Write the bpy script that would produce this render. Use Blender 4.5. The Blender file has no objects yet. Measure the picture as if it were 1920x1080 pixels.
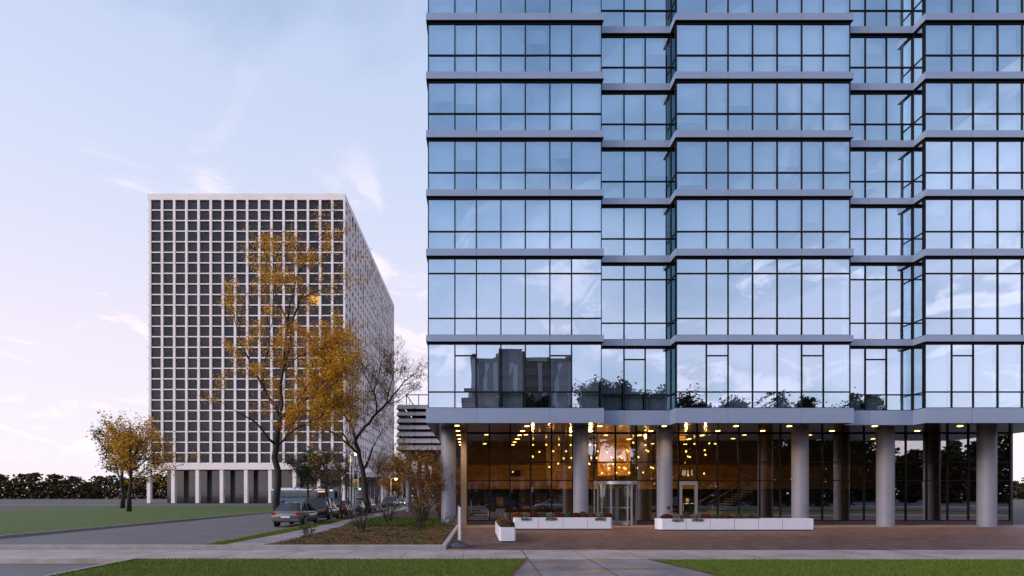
import bpy, bmesh, math, random
from mathutils import Vector, Matrix
R = math.radians
rnd = random.Random(811)
scn = bpy.context.scene
COL = scn.collection

# ------------------------------------------------------------------ camera
F, CX, CY, EYE = 950.0, 897.0, 930.0, 1.74
cam_d = bpy.data.cameras.new('camera')
cam_d.sensor_width = 36.0
cam_d.lens = 36.0 * F / 1920.0
cam_d.shift_x = (960 - CX) / 1920.0
cam_d.shift_y = (CY - 540) / 1920.0
cam_d.clip_end = 5000
cam = bpy.data.objects.new('camera', cam_d)
COL.objects.link(cam)
cam.location = (0, 0, EYE)
cam.rotation_euler = (R(90), 0, 0)
scn.camera = cam

# ------------------------------------------------------------------ light
SUN_EL, SUN_AZ = 24.0, 243.0           # azimuth clockwise from +Y: low behind the camera's left shoulder
sun_d = bpy.data.lights.new('sun', 'SUN')
sun_d.energy = 1.5
sun_d.angle = R(22)
sun_d.color = (1.0, 0.88, 0.84)
sun = bpy.data.objects.new('sun', sun_d)
COL.objects.link(sun)
sd = Vector((math.sin(R(SUN_AZ)) * math.cos(R(SUN_EL)), math.cos(R(SUN_AZ)) * math.cos(R(SUN_EL)), math.sin(R(SUN_EL))))
sun.rotation_euler = sd.to_track_quat('Z', 'Y').to_euler()

world = bpy.data.worlds.new('World')
scn.world = world
world.use_nodes = True
def build_world():
    nt = world.node_tree
    nt.nodes.clear()
    N, L = nt.nodes.new, nt.links.new
    def math_(op, a, b=None, c=None, clamp=False):
        n = N('ShaderNodeMath'); n.operation = op; n.use_clamp = clamp
        for i, v in enumerate((a, b, c)):
            if v is None: continue
            if isinstance(v, (int, float)): n.inputs[i].default_value = v
            else: L(v, n.inputs[i])
        return n.outputs[0]
    def mapr(v, a, b, lo=0.0, hi=1.0, smooth=True):
        n = N('ShaderNodeMapRange'); n.interpolation_type = 'SMOOTHSTEP' if smooth else 'LINEAR'
        L(v, n.inputs[0]); n.inputs[1].default_value = a; n.inputs[2].default_value = b
        n.inputs[3].default_value = lo; n.inputs[4].default_value = hi
        return n.outputs[0]
    tc = N('ShaderNodeTexCoord')
    sep = N('ShaderNodeSeparateXYZ'); L(tc.outputs['Generated'], sep.inputs[0])
    x, y, z = sep.outputs
    zc = math_('MAXIMUM', z, 0.0)
    den = math_('ADD', zc, 0.18)
    comb = N('ShaderNodeCombineXYZ')
    L(math_('DIVIDE', x, den), comb.inputs[0]); L(math_('DIVIDE', y, den), comb.inputs[1])
    sky = N('ShaderNodeTexSky'); sky.sky_type = 'NISHITA'; sky.sun_disc = False
    sky.sun_elevation = R(SUN_EL); sky.sun_rotation = R(SUN_AZ)
    sky.air_density = 1.3; sky.dust_density = 1.6; sky.ozone_density = 1.5
    bg1 = N('ShaderNodeBackground'); L(sky.outputs[0], bg1.inputs[0]); bg1.inputs[1].default_value = 0.15
    # broad veil of high cloud: thicker to the north (ahead) and low down
    n1 = N('ShaderNodeTexNoise'); L(comb.outputs[0], n1.inputs['Vector'])
    n1.inputs['Scale'].default_value = 1.25; n1.inputs['Detail'].default_value = 6; n1.inputs['Roughness'].default_value = 0.55
    n1.inputs['Distortion'].default_value = 0.6
    n2 = N('ShaderNodeTexNoise'); L(comb.outputs[0], n2.inputs['Vector'])
    n2.inputs['Scale'].default_value = 2.6; n2.inputs['Detail'].default_value = 8; n2.inputs['Roughness'].default_value = 0.6
    n2.inputs['Distortion'].default_value = 0.9
    veil = mapr(n1.outputs[0], 0.34, 0.66, -0.42, 0.26)
    low = mapr(z, 0.28, 0.74, 1.0, 0.0)
    ahead = mapr(y, -0.35, 0.7, 0.12, 0.98)
    m1 = math_('ADD', math_('MULTIPLY', low, 0.86), math_('ADD', ahead, veil), clamp=True)
    puffs = mapr(n2.outputs[0], 0.53, 0.68, 0.0, 0.75)
    # puffs live in the lower half of the sky
    puffs = math_('MULTIPLY', puffs, mapr(z, 0.30, 0.62, 1.0, 0.12))
    mask = math_('MAXIMUM', math_('MULTIPLY', m1, 0.92), math_('ADD', math_('MULTIPLY', m1, 0.75), puffs, clamp=True), clamp=True)
    ramp = N('ShaderNodeValToRGB')
    L(mapr(z, 0.0, 0.7, 0.0, 1.0, False), ramp.inputs[0])
    e = ramp.color_ramp.elements
    e[0].position = 0.0; e[0].color = (1.03, 0.95, 1.03, 1)
    e[1].position = 1.0; e[1].color = (0.56, 0.68, 0.94, 1)
    a = e.new(0.35); a.color = (0.94, 0.86, 1.0, 1)
    b = e.new(0.68); b.color = (0.72, 0.78, 0.99, 1)
    pm = N('ShaderNodeMix'); pm.data_type = 'RGBA'
    L(puffs, pm.inputs[0]); L(ramp.outputs[0], pm.inputs[6]); pm.inputs[7].default_value = (1.25, 1.08, 1.16, 1)
    bg2 = N('ShaderNodeBackground'); L(pm.outputs[2], bg2.inputs[0]); L(mapr(y, -0.5, 0.3, 0.96, 0.68), bg2.inputs[1])
    mix = N('ShaderNodeMixShader')
    L(mask, mix.inputs[0]); L(bg1.outputs[0], mix.inputs[1]); L(bg2.outputs[0], mix.inputs[2])
    out = N('ShaderNodeOutputWorld'); L(mix.outputs[0], out.inputs[0])
build_world()

scn.view_settings.view_transform = 'Standard'
scn.view_settings.look = 'None'
scn.view_settings.exposure = 0.55
scn.view_settings.gamma = 1.0
scn.render.engine = 'CYCLES'
scn.cycles.use_denoising = True
scn.cycles.max_bounces = 8
scn.cycles.glossy_bounces = 5
scn.cycles.transparent_max_bounces = 24
scn.cycles.sample_clamp_indirect = 6
scn.cycles.caustics_reflective = False

# ------------------------------------------------------------------ helpers
def px(p, z): return (p - CX) * z / F           # photo measurement -> metres at depth z
def pz(p, z): return EYE - (p - CY) * z / F

ORI = {}
def put(o, parent=None, kind=None):
    COL.objects.link(o)
    if parent is not None: o.parent = parent
    if kind: o['kind'] = kind
    return o
def tag(o, label, cat, group=None, kind=None):
    o['label'] = label; o['category'] = cat
    if group: o['group'] = group
    if kind: o['kind'] = kind
    return o
def thing(name, label, cat, loc=(0, 0, 0), rz=0.0, group=None):
    o = bpy.data.objects.new(name, None)
    o.empty_display_size = 0.2
    o.location = loc; o.rotation_euler = (0, 0, rz)
    put(o); tag(o, label, cat, group)
    ORI[o] = Vector(loc)
    return o
def children(o): return list(o.children)
def copy_tree(o, parent=None):
    c = o.copy(); COL.objects.link(c)
    if parent is not None: c.parent = parent
    for ch in children(o): copy_tree(ch, c)
    return c

class MB:
    def __init__(s): s.v = []; s.f = []; s.m = []; s.k = 0
    def face(s, pts, m=None):
        n = len(s.v); s.v += [tuple(p) for p in pts]
        s.f.append(tuple(range(n, n + len(pts)))); s.m.append(s.k if m is None else m)
    def box(s, x0, x1, y0, y1, z0, z1, m=None):
        n = len(s.v)
        s.v += [(x0,y0,z0),(x1,y0,z0),(x1,y1,z0),(x0,y1,z0),(x0,y0,z1),(x1,y0,z1),(x1,y1,z1),(x0,y1,z1)]
        for q in ((0,3,2,1),(4,5,6,7),(0,1,5,4),(1,2,6,5),(2,3,7,6),(3,0,4,7)):
            s.f.append(tuple(n + i for i in q)); s.m.append(s.k if m is None else m)
    def bbox(s, x0, x1, y0, y1, z0, z1, b=0.02, m=None):      # box with chamfered vertical and top edges
        def ring(d, z): return [(x0+d,y0+b,z),(x0+b,y0+d,z),(x1-b,y0+d,z),(x1-d,y0+b,z),(x1-d,y1-b,z),(x1-b,y1-d,z),(x0+b,y1-d,z),(x0+d,y1-b,z)]
        def ring2(z):
            d = b
            return [(x0+d,y0+b+d*.4,z),(x0+b+d*.4,y0+d,z),(x1-b-d*.4,y0+d,z),(x1-d,y0+b+d*.4,z),(x1-d,y1-b-d*.4,z),(x1-b-d*.4,y1-d,z),(x0+b+d*.4,y1-d,z),(x0+d,y1-b-d*.4,z)]
        s.loft([ring2(z0), ring(0, z0+b), ring(0, z1-b), ring2(z1)], m=m)
    def loft(s, rings, cap=True, closed=True, m=None):
        n0 = len(s.v); k = len(rings[0]); mm = s.k if m is None else m
        for r in rings: s.v += [tuple(p) for p in r]
        for i in range(len(rings) - 1):
            for j in range(k if closed else k - 1):
                a = n0 + i*k + j; b = n0 + i*k + (j+1) % k
                s.f.append((a, b, b + k, a + k)); s.m.append(mm)
        if cap:
            s.f.append(tuple(n0 + j for j in reversed(range(k)))); s.m.append(mm)
            s.f.append(tuple(n0 + (len(rings)-1)*k + j for j in range(k))); s.m.append(mm)
    def prism(s, poly, z0, z1, m=None, mb=None, mt=None):      # plan polygon (ccw) pulled up
        n = len(poly)
        mm = s.k if m is None else m
        for i in range(n):
            a, b = poly[i], poly[(i+1) % n]
            s.face([(a[0],a[1],z0),(b[0],b[1],z0),(b[0],b[1],z1),(a[0],a[1],z1)], mm)
        s.face([(p[0],p[1],z1) for p in poly], mm if mt is None else mt)
        s.face([(p[0],p[1],z0) for p in reversed(poly)], mm if mb is None else mb)
    def tube(s, pts, rs, n=6, cap=True, m=None):
        pts = [Vector(p) for p in pts]
        rings = []
        up = Vector((0.31, 0.17, 0.93)).normalized()
        for i, p in enumerate(pts):
            d = (pts[min(i+1, len(pts)-1)] - pts[max(i-1, 0)])
            if d.length < 1e-9: d = Vector((0,0,1))
            d.normalize()
            a = d.cross(up)
            if a.length < 0.05: a = d.cross(Vector((1, 0, 0)))
            a.normalize(); b = d.cross(a)
            r = rs[i] if isinstance(rs, (list, tuple)) else rs
            rings.append([p + (a*math.cos(2*math.pi*j/n) + b*math.sin(2*math.pi*j/n))*r for j in range(n)])
        s.loft(rings, cap=cap, m=m)
    def lathe(s, prof, c=(0,0,0), n=24, m=None, axis='Z'):
        rings = []
        for r, h in prof:
            ring = []
            for j in range(n):
                a = 2*math.pi*j/n
                q = (r*math.cos(a), r*math.sin(a), h)
                if axis == 'X': q = (q[2], q[0], q[1])
                if axis == 'Y': q = (q[0], -q[2], q[1])
                ring.append((c[0]+q[0], c[1]+q[1], c[2]+q[2]))
            rings.append(ring)
        s.loft(rings, m=m)
    def ball(s, c, r, n=10, m=None):
        s.lathe([(r*math.sin(math.pi*(i+0.02)/(n*1.0+0.04))+1e-4, -r*math.cos(math.pi*i/n)) for i in range(n+1)], c, n+2, m)
    def leaf(s, p, ln, w, g, m=None):
        u = Vector((g.gauss(0,1), g.gauss(0,1), g.gauss(0,.7)-.25))
        if u.length < .01: u = Vector((1,0,0))
        u.normalize()
        t = u.cross(Vector((g.gauss(0,1), g.gauss(0,1), g.gauss(0,1))))
        if t.length < .01: t = Vector((0,1,0))
        t.normalize()
        p = Vector(p)
        s.face([p - u*ln*.5, p + t*w*.5 - u*ln*.05, p + u*ln*.5, p - t*w*.5 + u*ln*.05], m)
    def build(s, name, mats, parent=None, smooth=False, kind=None, base=None):
        # vertices are given in the frame the thing was laid out in; base = world point that becomes this object's origin
        off = Vector((0,0,0))
        q = parent
        if base is not None: off = Vector(base)
        elif parent is not None:
            while q is not None and q not in ORI: q = q.parent
            if q is not None: off = ORI[q]
        me = bpy.data.meshes.new(name)
        me.from_pydata([(v[0]-off.x, v[1]-off.y, v[2]-off.z) for v in s.v], [], s.f)
        if not isinstance(mats, (list, tuple)): mats = [mats]
        for mt in mats: me.materials.append(mt)
        if len(mats) > 1: me.polygons.foreach_set('material_index', s.m)
        if smooth: me.polygons.foreach_set('use_smooth', [True]*len(s.f))
        me.update()
        o = bpy.data.objects.new(name, me)
        if base is not None and parent is None: o.location = base
        put(o, parent, kind)
        return o

def text_mesh(name, body, size, extrude, mat, parent, loc, rot=(R(90),0,0), align='CENTER'):
    cu = bpy.data.curves.new(name, 'FONT')
    cu.body = body; cu.size = size; cu.extrude = extrude; cu.align_x = align; cu.offset = size*.012
    tmp = bpy.data.objects.new(name + '_tmp', cu)
    COL.objects.link(tmp)
    dg = bpy.context.evaluated_depsgraph_get()
    me = bpy.data.meshes.new_from_object(tmp.evaluated_get(dg))
    bpy.data.objects.remove(tmp); bpy.data.curves.remove(cu)
    me.materials.clear(); me.materials.append(mat)
    o = bpy.data.objects.new(name, me)
    q = parent
    while q is not None and q not in ORI: q = q.parent
    off = ORI[q] if q is not None else Vector((0,0,0))
    o.location = Vector(loc) - off; o.rotation_euler = rot
    put(o, parent)
    return o

# ------------------------------------------------------------------ materials
MATS = {}
def nodes(name):
    m = bpy.data.materials.new(name); m.use_nodes = True
    nt = m.node_tree
    return m, nt, nt.nodes['Principled BSDF'], nt.nodes.new, nt.links.new
def mat(name, col, rough=0.6, metal=0.0, var=0.12, scale=4.0, bump=0.0, bscale=40.0, spec=0.5, col2=None, stretch=None, detail=5):
    m, nt, p, N, L = nodes(name)
    tc = N('ShaderNodeTexCoord'); src = tc.outputs['Object']
    if stretch:
        mp = N('ShaderNodeMapping'); mp.inputs['Scale'].default_value = stretch
        L(src, mp.inputs[0]); src = mp.outputs[0]
    n = N('ShaderNodeTexNoise'); n.inputs['Scale'].default_value = scale; n.inputs['Detail'].default_value = detail
    n.inputs['Roughness'].default_value = 0.6
    L(src, n.inputs['Vector'])
    r = N('ShaderNodeValToRGB')
    c2 = col2 or tuple(min(1, c*(1+var)) for c in col)
    c1 = col if col2 else tuple(c*(1-var) for c in col)
    r.color_ramp.elements[0].position = 0.32; r.color_ramp.elements[0].color = (*c1, 1)
    r.color_ramp.elements[1].position = 0.68; r.color_ramp.elements[1].color = (*c2, 1)
    L(n.outputs[0], r.inputs[0]); L(r.outputs[0], p.inputs['Base Color'])
    p.inputs['Roughness'].default_value = rough; p.inputs['Metallic'].default_value = metal
    p.inputs['Specular IOR Level'].default_value = spec
    if bump:
        b = N('ShaderNodeBump'); b.inputs['Strength'].default_value = bump; b.inputs['Distance'].default_value = 0.02
        n2 = N('ShaderNodeTexNoise'); n2.inputs['Scale'].default_value = bscale; n2.inputs['Detail'].default_value = 4
        L(src, n2.inputs['Vector']); L(n2.outputs[0], b.inputs['Height']); L(b.outputs[0], p.inputs['Normal'])
    return m
def emit(name, col, s):
    m, nt, p, N, L = nodes(name)
    p.inputs['Base Color'].default_value = (*[c*.5 for c in col], 1)
    p.inputs['Emission Color'].default_value = (*col, 1); p.inputs['Emission Strength'].default_value = s
    return m
def leafmat(name, cols, rough=0.65, trans=0.25):
    m, nt, p, N, L = nodes(name)
    g = N('ShaderNodeNewGeometry')
    r = N('ShaderNodeValToRGB')
    e = r.color_ramp.elements
    e[0].position = 0; e[0].color = (*cols[0], 1); e[1].position = 1; e[1].color = (*cols[-1], 1)
    for i, c in enumerate(cols[1:-1]):
        q = e.new((i+1)/(len(cols)-1)); q.color = (*c, 1)
    L(g.outputs['Random Per Island'], r.inputs[0]); L(r.outputs[0], p.inputs['Base Color'])
    p.inputs['Roughness'].default_value = rough; p.inputs['Specular IOR Level'].default_value = 0.25
    if trans:
        t = N('ShaderNodeBsdfTranslucent'); L(r.outputs[0], t.inputs[0])
        mx = N('ShaderNodeMixShader'); mx.inputs[0].default_value = trans
        L(p.outputs[0], mx.inputs[1]); L(t.outputs[0], mx.inputs[2])
        L(mx.outputs[0], nt.nodes['Material Output'].inputs[0])
    return m
def glassmat(name, refl, gcol, tcol, rough=0.0, f2=None, wav=0.0, wscale=0.6):
    m, nt, p, N, L = nodes(name)
    nt.nodes.remove(p)
    gl = N('ShaderNodeBsdfGlossy'); gl.inputs['Color'].default_value = (*gcol, 1); gl.inputs['Roughness'].default_value = rough
    tr = N('ShaderNodeBsdfTransparent'); tr.inputs[0].default_value = (*tcol, 1)
    mx = N('ShaderNodeMixShader')
    lw = N('ShaderNodeLayerWeight'); lw.inputs[0].default_value = 0.25
    mr = N('ShaderNodeMapRange'); mr.inputs[3].default_value = refl; mr.inputs[4].default_value = f2 or min(1, refl + .45)
    L(lw.outputs['Facing'], mr.inputs[0]); L(mr.outputs[0], mx.inputs[0])
    L(tr.outputs[0], mx.inputs[1]); L(gl.outputs[0], mx.inputs[2])
    L(mx.outputs[0], nt.nodes['Material Output'].inputs[0])
    if wav:
        tc = N('ShaderNodeTexCoord')
        n = N('ShaderNodeTexNoise'); n.inputs['Scale'].default_value = wscale; n.inputs['Detail'].default_value = 1
        L(tc.outputs['Object'], n.inputs['Vector'])
        b = N('ShaderNodeBump'); b.inputs['Strength'].default_value = wav; b.inputs['Distance'].default_value = 0.02
        L(n.outputs[0], b.inputs['Height']); L(b.outputs[0], gl.inputs['Normal'])
    return m

M = {}
M['band'] = mat('band_metal', (.25, .31, .45), rough=.42, metal=.25, var=.05, scale=.6)
M['band_joint'] = mat('band_joint', (.10, .11, .15), rough=.6)
M['soffit'] = mat('soffit_panel', (.035, .028, .026), rough=.12, var=.15, scale=.8, spec=.7)
M['frame'] = mat('mullion_black', (.006, .006, .008), rough=.6, spec=.15)
M['tglass'] = glassmat('tower_glass', .58, (.67, .835, 1.0), (.70, .82, .96), f2=.95, wav=.16, wscale=.35)
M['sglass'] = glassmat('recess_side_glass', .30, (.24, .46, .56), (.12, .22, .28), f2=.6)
M['lglass'] = glassmat('lobby_glass', .36, (.86, .84, .92), (.72, .70, .66), f2=.85, wav=.06, wscale=.5)
M['dglass'] = glassmat('door_glass', .12, (.8, .85, .9), (.70, .72, .70), f2=.7)
M['blind'] = mat('roller_blind', (.74, .77, .82), rough=.9, var=.06, scale=.8)
M['core'] = mat('interior_partition', (.09, .10, .13), rough=.9)
M['concrete_col'] = mat('column_cladding', (.175, .185, .245), rough=.5, var=.09, scale=1.2, bump=.03, bscale=60)
M['pier'] = mat('pier_stone', (.30, .24, .20), rough=.7, var=.1, scale=3)
M['silver'] = mat('door_aluminium', (.46, .48, .55), rough=.35, metal=.7, var=.05)
M['darkbase'] = mat('lobby_base', (.04, .035, .045), rough=.5)
M['warmwall'] = mat('lobby_wood_panel', (.56, .31, .10), rough=.6, var=.3, scale=1.1, stretch=(1, 1, 2.5))
M['darkwall'] = mat('lobby_dark_wall', (.022, .015, .013), rough=.5, var=.3)
M['lobbyceil'] = M['soffit']
M['lobbyfloor'] = mat('lobby_floor', (.045, .03, .022), rough=.25, var=.2, scale=2)
M['bulb'] = emit('bulb_glow', (1.0, .50, .09), 7)
M['downlight'] = emit('downlight_glow', (1.0, .55, .13), 8)
M['sodium'] = emit('street_lamp_glow', (1.0, .50, .10), 16)
M['green_sig'] = emit('signal_green', (.15, .9, .85), 5)
M['exit'] = emit('exit_glow', (1.0, .42, .08), 1.3)
M['headlamp'] = emit('headlamp_glow', (1.0, .85, .55), 14)
M['white_letter'] = mat('white_vinyl', (.92, .92, .94), rough=.5, var=.02)
M['cord'] = mat('black_cord', (.01, .01, .01))
M['white'] = mat('planter_white', (.62, .62, .72), rough=.45, var=.04, scale=2.5, bump=.02)
M['soil'] = mat('soil', (.03, .02, .014), rough=.95, var=.4, scale=20, bump=.4)
M['grey_plastic'] = mat('grey_plastic', (.045, .05, .07), rough=.5)
M['bark'] = mat('bark', (.030, .021, .019), rough=.95, var=.4, scale=8, bump=.6, bscale=18, stretch=(3, 3, .6))
M['bark_pale'] = mat('bark_pale', (.055, .042, .038), rough=.95, var=.35, scale=10, bump=.5)
M['asphalt'] = mat('asphalt', (.10, .095, .11), rough=.75, var=.18, scale=.5, bump=.1, bscale=80)
M['ground'] = mat('far_ground', (.05, .05, .05), rough=.9, var=.3, scale=.2)
M['kerb'] = mat('kerb_concrete', (.30, .27, .28), rough=.85, var=.15, scale=3, bump=.15)
M['soil_bed'] = mat('bed_mulch', (.040, .022, .015), rough=.95, var=.5, scale=6, bump=.6, bscale=25)
M['wtower'] = mat('white_precast', (.74, .67, .69), rough=.8, var=.06, scale=.3)
M['wglass'] = mat('dark_window', (.022, .022, .028), rough=.06, var=.4, scale=.35, spec=.75)
M['wfront'] = mat('dark_front_window', (.016, .016, .024), rough=.12, var=.7, scale=.25, spec=.3)
M['wlit'] = emit('lit_window', (1.0, .50, .08), .35)
M['podium'] = mat('podium_metal', (.52, .51, .58), rough=.5, metal=.1, var=.05, scale=.5)
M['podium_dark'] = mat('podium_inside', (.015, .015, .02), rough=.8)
M['louver'] = mat('louver_metal', (.20, .25, .32), rough=.5, metal=.3)
M['brick_dark'] = mat('dark_brick', (.15, .105, .095), rough=.9, var=.15, scale=1.5)
M['pale_pier'] = mat('pale_pier', (.38, .36, .40), rough=.8)
M['tan_wall'] = mat('tan_wall', (.22, .16, .14), rough=.9)
M['pole'] = mat('galvanised_pole', (.34, .36, .42), rough=.5, metal=.4, var=.1)
M['dark_metal'] = mat('dark_metal', (.015, .016, .02), rough=.5)
M['yellow'] = mat('sign_yellow', (.78, .45, .02), rough=.5, var=.04)
M['black'] = mat('sign_black', (.008, .008, .008), rough=.5)
M['tyre'] = mat('tyre_rubber', (.010, .010, .011), rough=.85)
M['rim'] = mat('alloy_rim', (.35, .36, .39), rough=.35, metal=.8)
M['carglass'] = mat('car_glass', (.010, .012, .016), rough=.04, spec=.8)
M['tail'] = mat('tail_lamp', (.30, .012, .010), rough=.2)
M['lamp_clear'] = mat('lamp_clear', (.6, .6, .62), rough=.15)
M['plate'] = mat('number_plate', (.6, .6, .62), rough=.5)
M['poster'] = mat('poster_paper', (.55, .30, .12), rough=.7, col2=(.28, .12, .05), scale=5)
M['cardboard'] = mat('cardboard_box', (.26, .13, .06), rough=.8)

def brick_mat():
    m, nt, p, N, L = nodes('plaza_brick')
    tc = N('ShaderNodeTexCoord')
    mp = N('ShaderNodeMapping'); mp.inputs['Rotation'].default_value = (0, 0, 0); L(tc.outputs['Object'], mp.inputs[0])
    b = N('ShaderNodeTexBrick'); L(mp.outputs[0], b.inputs['Vector'])
    b.inputs['Scale'].default_value = 1.0; b.inputs['Brick Width'].default_value = .22; b.inputs['Row Height'].default_value = .11
    b.inputs['Mortar Size'].default_value = .010; b.inputs['Bias'].default_value = -.1
    b.inputs['Color1'].default_value = (.050, .018, .016, 1); b.inputs['Color2'].default_value = (.140, .055, .044, 1)
    b.inputs['Mortar'].default_value = (.055, .04, .04, 1)
    n = N('ShaderNodeTexNoise'); n.inputs['Scale'].default_value = 1.5; n.inputs['Detail'].default_value = 9; n.inputs['Roughness'].default_value = .78
    mp2 = N('ShaderNodeMapping'); mp2.inputs['Scale'].default_value = (1.0, .75, 1); L(tc.outputs['Object'], mp2.inputs[0]); L(mp2.outputs[0], n.inputs['Vector'])
    r = N('ShaderNodeValToRGB'); r.color_ramp.elements[0].position = .44; r.color_ramp.elements[1].position = .70
    r.color_ramp.elements[0].color = (0, 0, 0, 1); r.color_ramp.elements[1].color = (.6, .6, .6, 1)
    L(n.outputs[0], r.inputs[0])
    mx = N('ShaderNodeMix'); mx.data_type = 'RGBA'
    L(r.outputs[0], mx.inputs[0]); L(b.outputs['Color'], mx.inputs[6]); mx.inputs[7].default_value = (.27, .17, .155, 1)
    L(mx.outputs[2], p.inputs['Base Color'])
    p.inputs['Roughness'].default_value = .62; p.inputs['Specular IOR Level'].default_value = .35
    bp = N('ShaderNodeBump'); bp.inputs['Strength'].default_value = .5; bp.inputs['Distance'].default_value = .01
    inv = N('ShaderNodeMath'); inv.operation = 'SUBTRACT'; inv.inputs[0].default_value = 1; L(b.outputs['Fac'], inv.inputs[1])
    L(inv.outputs[0], bp.inputs['Height']); L(bp.outputs[0], p.inputs['Normal'])
    return m
M['brick'] = brick_mat()
def concrete_mat(name, c1, c2, stain, rough=.7, wet=False):
    m, nt, p, N, L = nodes(name)
    tc = N('ShaderNodeTexCoord')
    n = N('ShaderNodeTexNoise'); n.inputs['Scale'].default_value = .8; n.inputs['Detail'].default_value = 9; n.inputs['Roughness'].default_value = .65
    L(tc.outputs['Object'], n.inputs['Vector'])
    r = N('ShaderNodeValToRGB'); e = r.color_ramp.elements
    e[0].position = .33; e[0].color = (*stain, 1); e[1].position = .66; e[1].color = (*c2, 1)
    q = e.new(.48); q.color = (*c1, 1)
    L(n.outputs[0], r.inputs[0])
    n2 = N('ShaderNodeTexNoise'); n2.inputs['Scale'].default_value = 60; n2.inputs['Detail'].default_value = 3
    L(tc.outputs['Object'], n2.inputs['Vector'])
    mx = N('ShaderNodeMix'); mx.data_type = 'RGBA'; mx.blend_type = 'OVERLAY'; mx.inputs[0].default_value = .35
    L(r.outputs[0], mx.inputs[6]); L(n2.outputs[0], mx.inputs[7]); L(mx.outputs[2], p.inputs['Base Color'])
    b = N('ShaderNodeBump'); b.inputs['Strength'].default_value = .15; b.inputs['Distance'].default_value = .01
    L(n2.outputs[0], b.inputs['Height']); L(b.outputs[0], p.inputs['Normal'])
    if wet:
        mr = N('ShaderNodeMapRange'); mr.inputs[1].default_value = .4; mr.inputs[2].default_value = .62
        mr.inputs[3].default_value = .30; mr.inputs[4].default_value = .65
        L(n.outputs[0], mr.inputs[0]); L(mr.outputs[0], p.inputs['Roughness'])
    else: p.inputs['Roughness'].default_value = rough
    return m
M['walk'] = concrete_mat('pavement_concrete', (.30, .25, .25), (.38, .33, .33), (.22, .18, .18))
M['drive'] = concrete_mat('entrance_walk_concrete', (.13, .125, .15), (.26, .25, .29), (.085, .08, .10), wet=True)
M['sidepath'] = concrete_mat('side_path_concrete', (.22, .20, .24), (.30, .27, .31), (.15, .13, .16))
M['lawn'] = mat('lawn_turf', (.030, .056, .004), rough=.95, col2=(.070, .112, .008), scale=2.2, bump=.5, bscale=90)
M['blade'] = leafmat('grass_blade', [(.060, .105, .006), (.12, .18, .010), (.09, .145, .008), (.19, .19, .03)], trans=.2)
M['gold'] = leafmat('gold_leaf', [(.58, .25, .012), (.72, .36, .02), (.44, .19, .015), (.78, .46, .03), (.26, .15, .015)], trans=.35)
M['rust'] = leafmat('rust_leaf', [(.16, .075, .018), (.24, .12, .025), (.09, .055, .02), (.28, .16, .03), (.08, .07, .02)], trans=.25)
M['orange'] = leafmat('orange_leaf', [(.36, .12, .016), (.44, .19, .025), (.17, .08, .015), (.13, .12, .02), (.28, .10, .014)], trans=.3)
M['dark_leaf'] = leafmat('dark_leaf', [(.012, .018, .008), (.02, .028, .01), (.035, .03, .012)], trans=.1)
M['olive_leaf'] = leafmat('olive_leaf', [(.02, .022, .008), (.04, .035, .012), (.06, .04, .014)], trans=.15)
M['green_leaf'] = leafmat('green_leaf', [(.035, .06, .012), (.06, .10, .018), (.09, .12, .02), (.04, .05, .012)], trans=.2)
M['litter'] = leafmat('litter_leaf', [(.16, .055, .016), (.24, .095, .02), (.07, .035, .016), (.32, .14, .025), (.05, .03, .018), (.12, .06, .03)], trans=0)
M['red_mum'] = leafmat('red_petal', [(.13, .014, .012), (.18, .026, .016), (.07, .010, .010), (.05, .03, .012)], trans=.1)
M['orange_mum'] = leafmat('orange_petal', [(.24, .08, .014), (.17, .045, .012), (.08, .04, .014)], trans=.1)
M['green_mum'] = leafmat('green_petal', [(.03, .05, .015), (.06, .075, .025), (.045, .04, .02)], trans=.1)
M['white_mum'] = leafmat('silver_foliage', [(.20, .20, .17), (.12, .13, .10), (.06, .08, .04), (.32, .31, .29)], trans=.1)
M['purple_mum'] = leafmat('purple_petal', [(.10, .03, .035), (.14, .06, .05), (.05, .05, .02), (.07, .02, .03)], trans=.1)
M['yellow_mum'] = leafmat('yellow_green_petal', [(.14, .13, .03), (.08, .09, .02), (.20, .12, .03)], trans=.1)

# ------------------------------------------------------------------ setting: ground
GZ = 30.65
def sheet(name, poly, z, m, kind='structure', z0=None):
    mb = MB()
    if z0 is None: mb.face([(p[0], p[1], z) for p in poly])
    else: mb.prism(poly, z0, z)
    return mb.build(name, m, kind=kind)
sheet('ground', [(-2500, -1500), (2500, -1500), (2500, 3500), (-2500, 3500)], -.16, M['ground'])
def kx(z): return -10.5 - .0497*(z - 34.7)                      # kerb of the side street
sheet('side_street', [(kx(-2)-11.5, -2), (kx(-2)-.13, -2), (kx(260)-.13, 260), (kx(260)-11.5, 260)], -.125, M['asphalt'])
sheet('front_street', [(-300, -16), (300, -16), (300, -3), (-300, -3)], -.121, M['asphalt'])
sheet('cross_street', [(-150, 98), (-12.6, 98), (-12.6, 112), (-150, 112)], -.121, M['asphalt'])
mb = MB(); mb.prism([(kx(11)-.13, 11), (kx(11), 11), (kx(96), 96), (kx(96)-.13, 96)], -.16, .015)
mb.build('kerb', M['kerb'], kind='structure')
mb = MB(); mb.prism([(kx(0)-11.65, 11), (kx(0)-11.5, 11), (kx(96)-11.5, 96), (kx(96)-11.65, 96)], -.16, .01)
mb.build('far_kerb', M['kerb'], kind='structure')
sheet('far_pavement', [(-60, 12), (kx(0)-11.65, 11), (kx(96)-11.65, 96), (-60, 97)], -.03, M['lawn'], z0=-.15)
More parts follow.
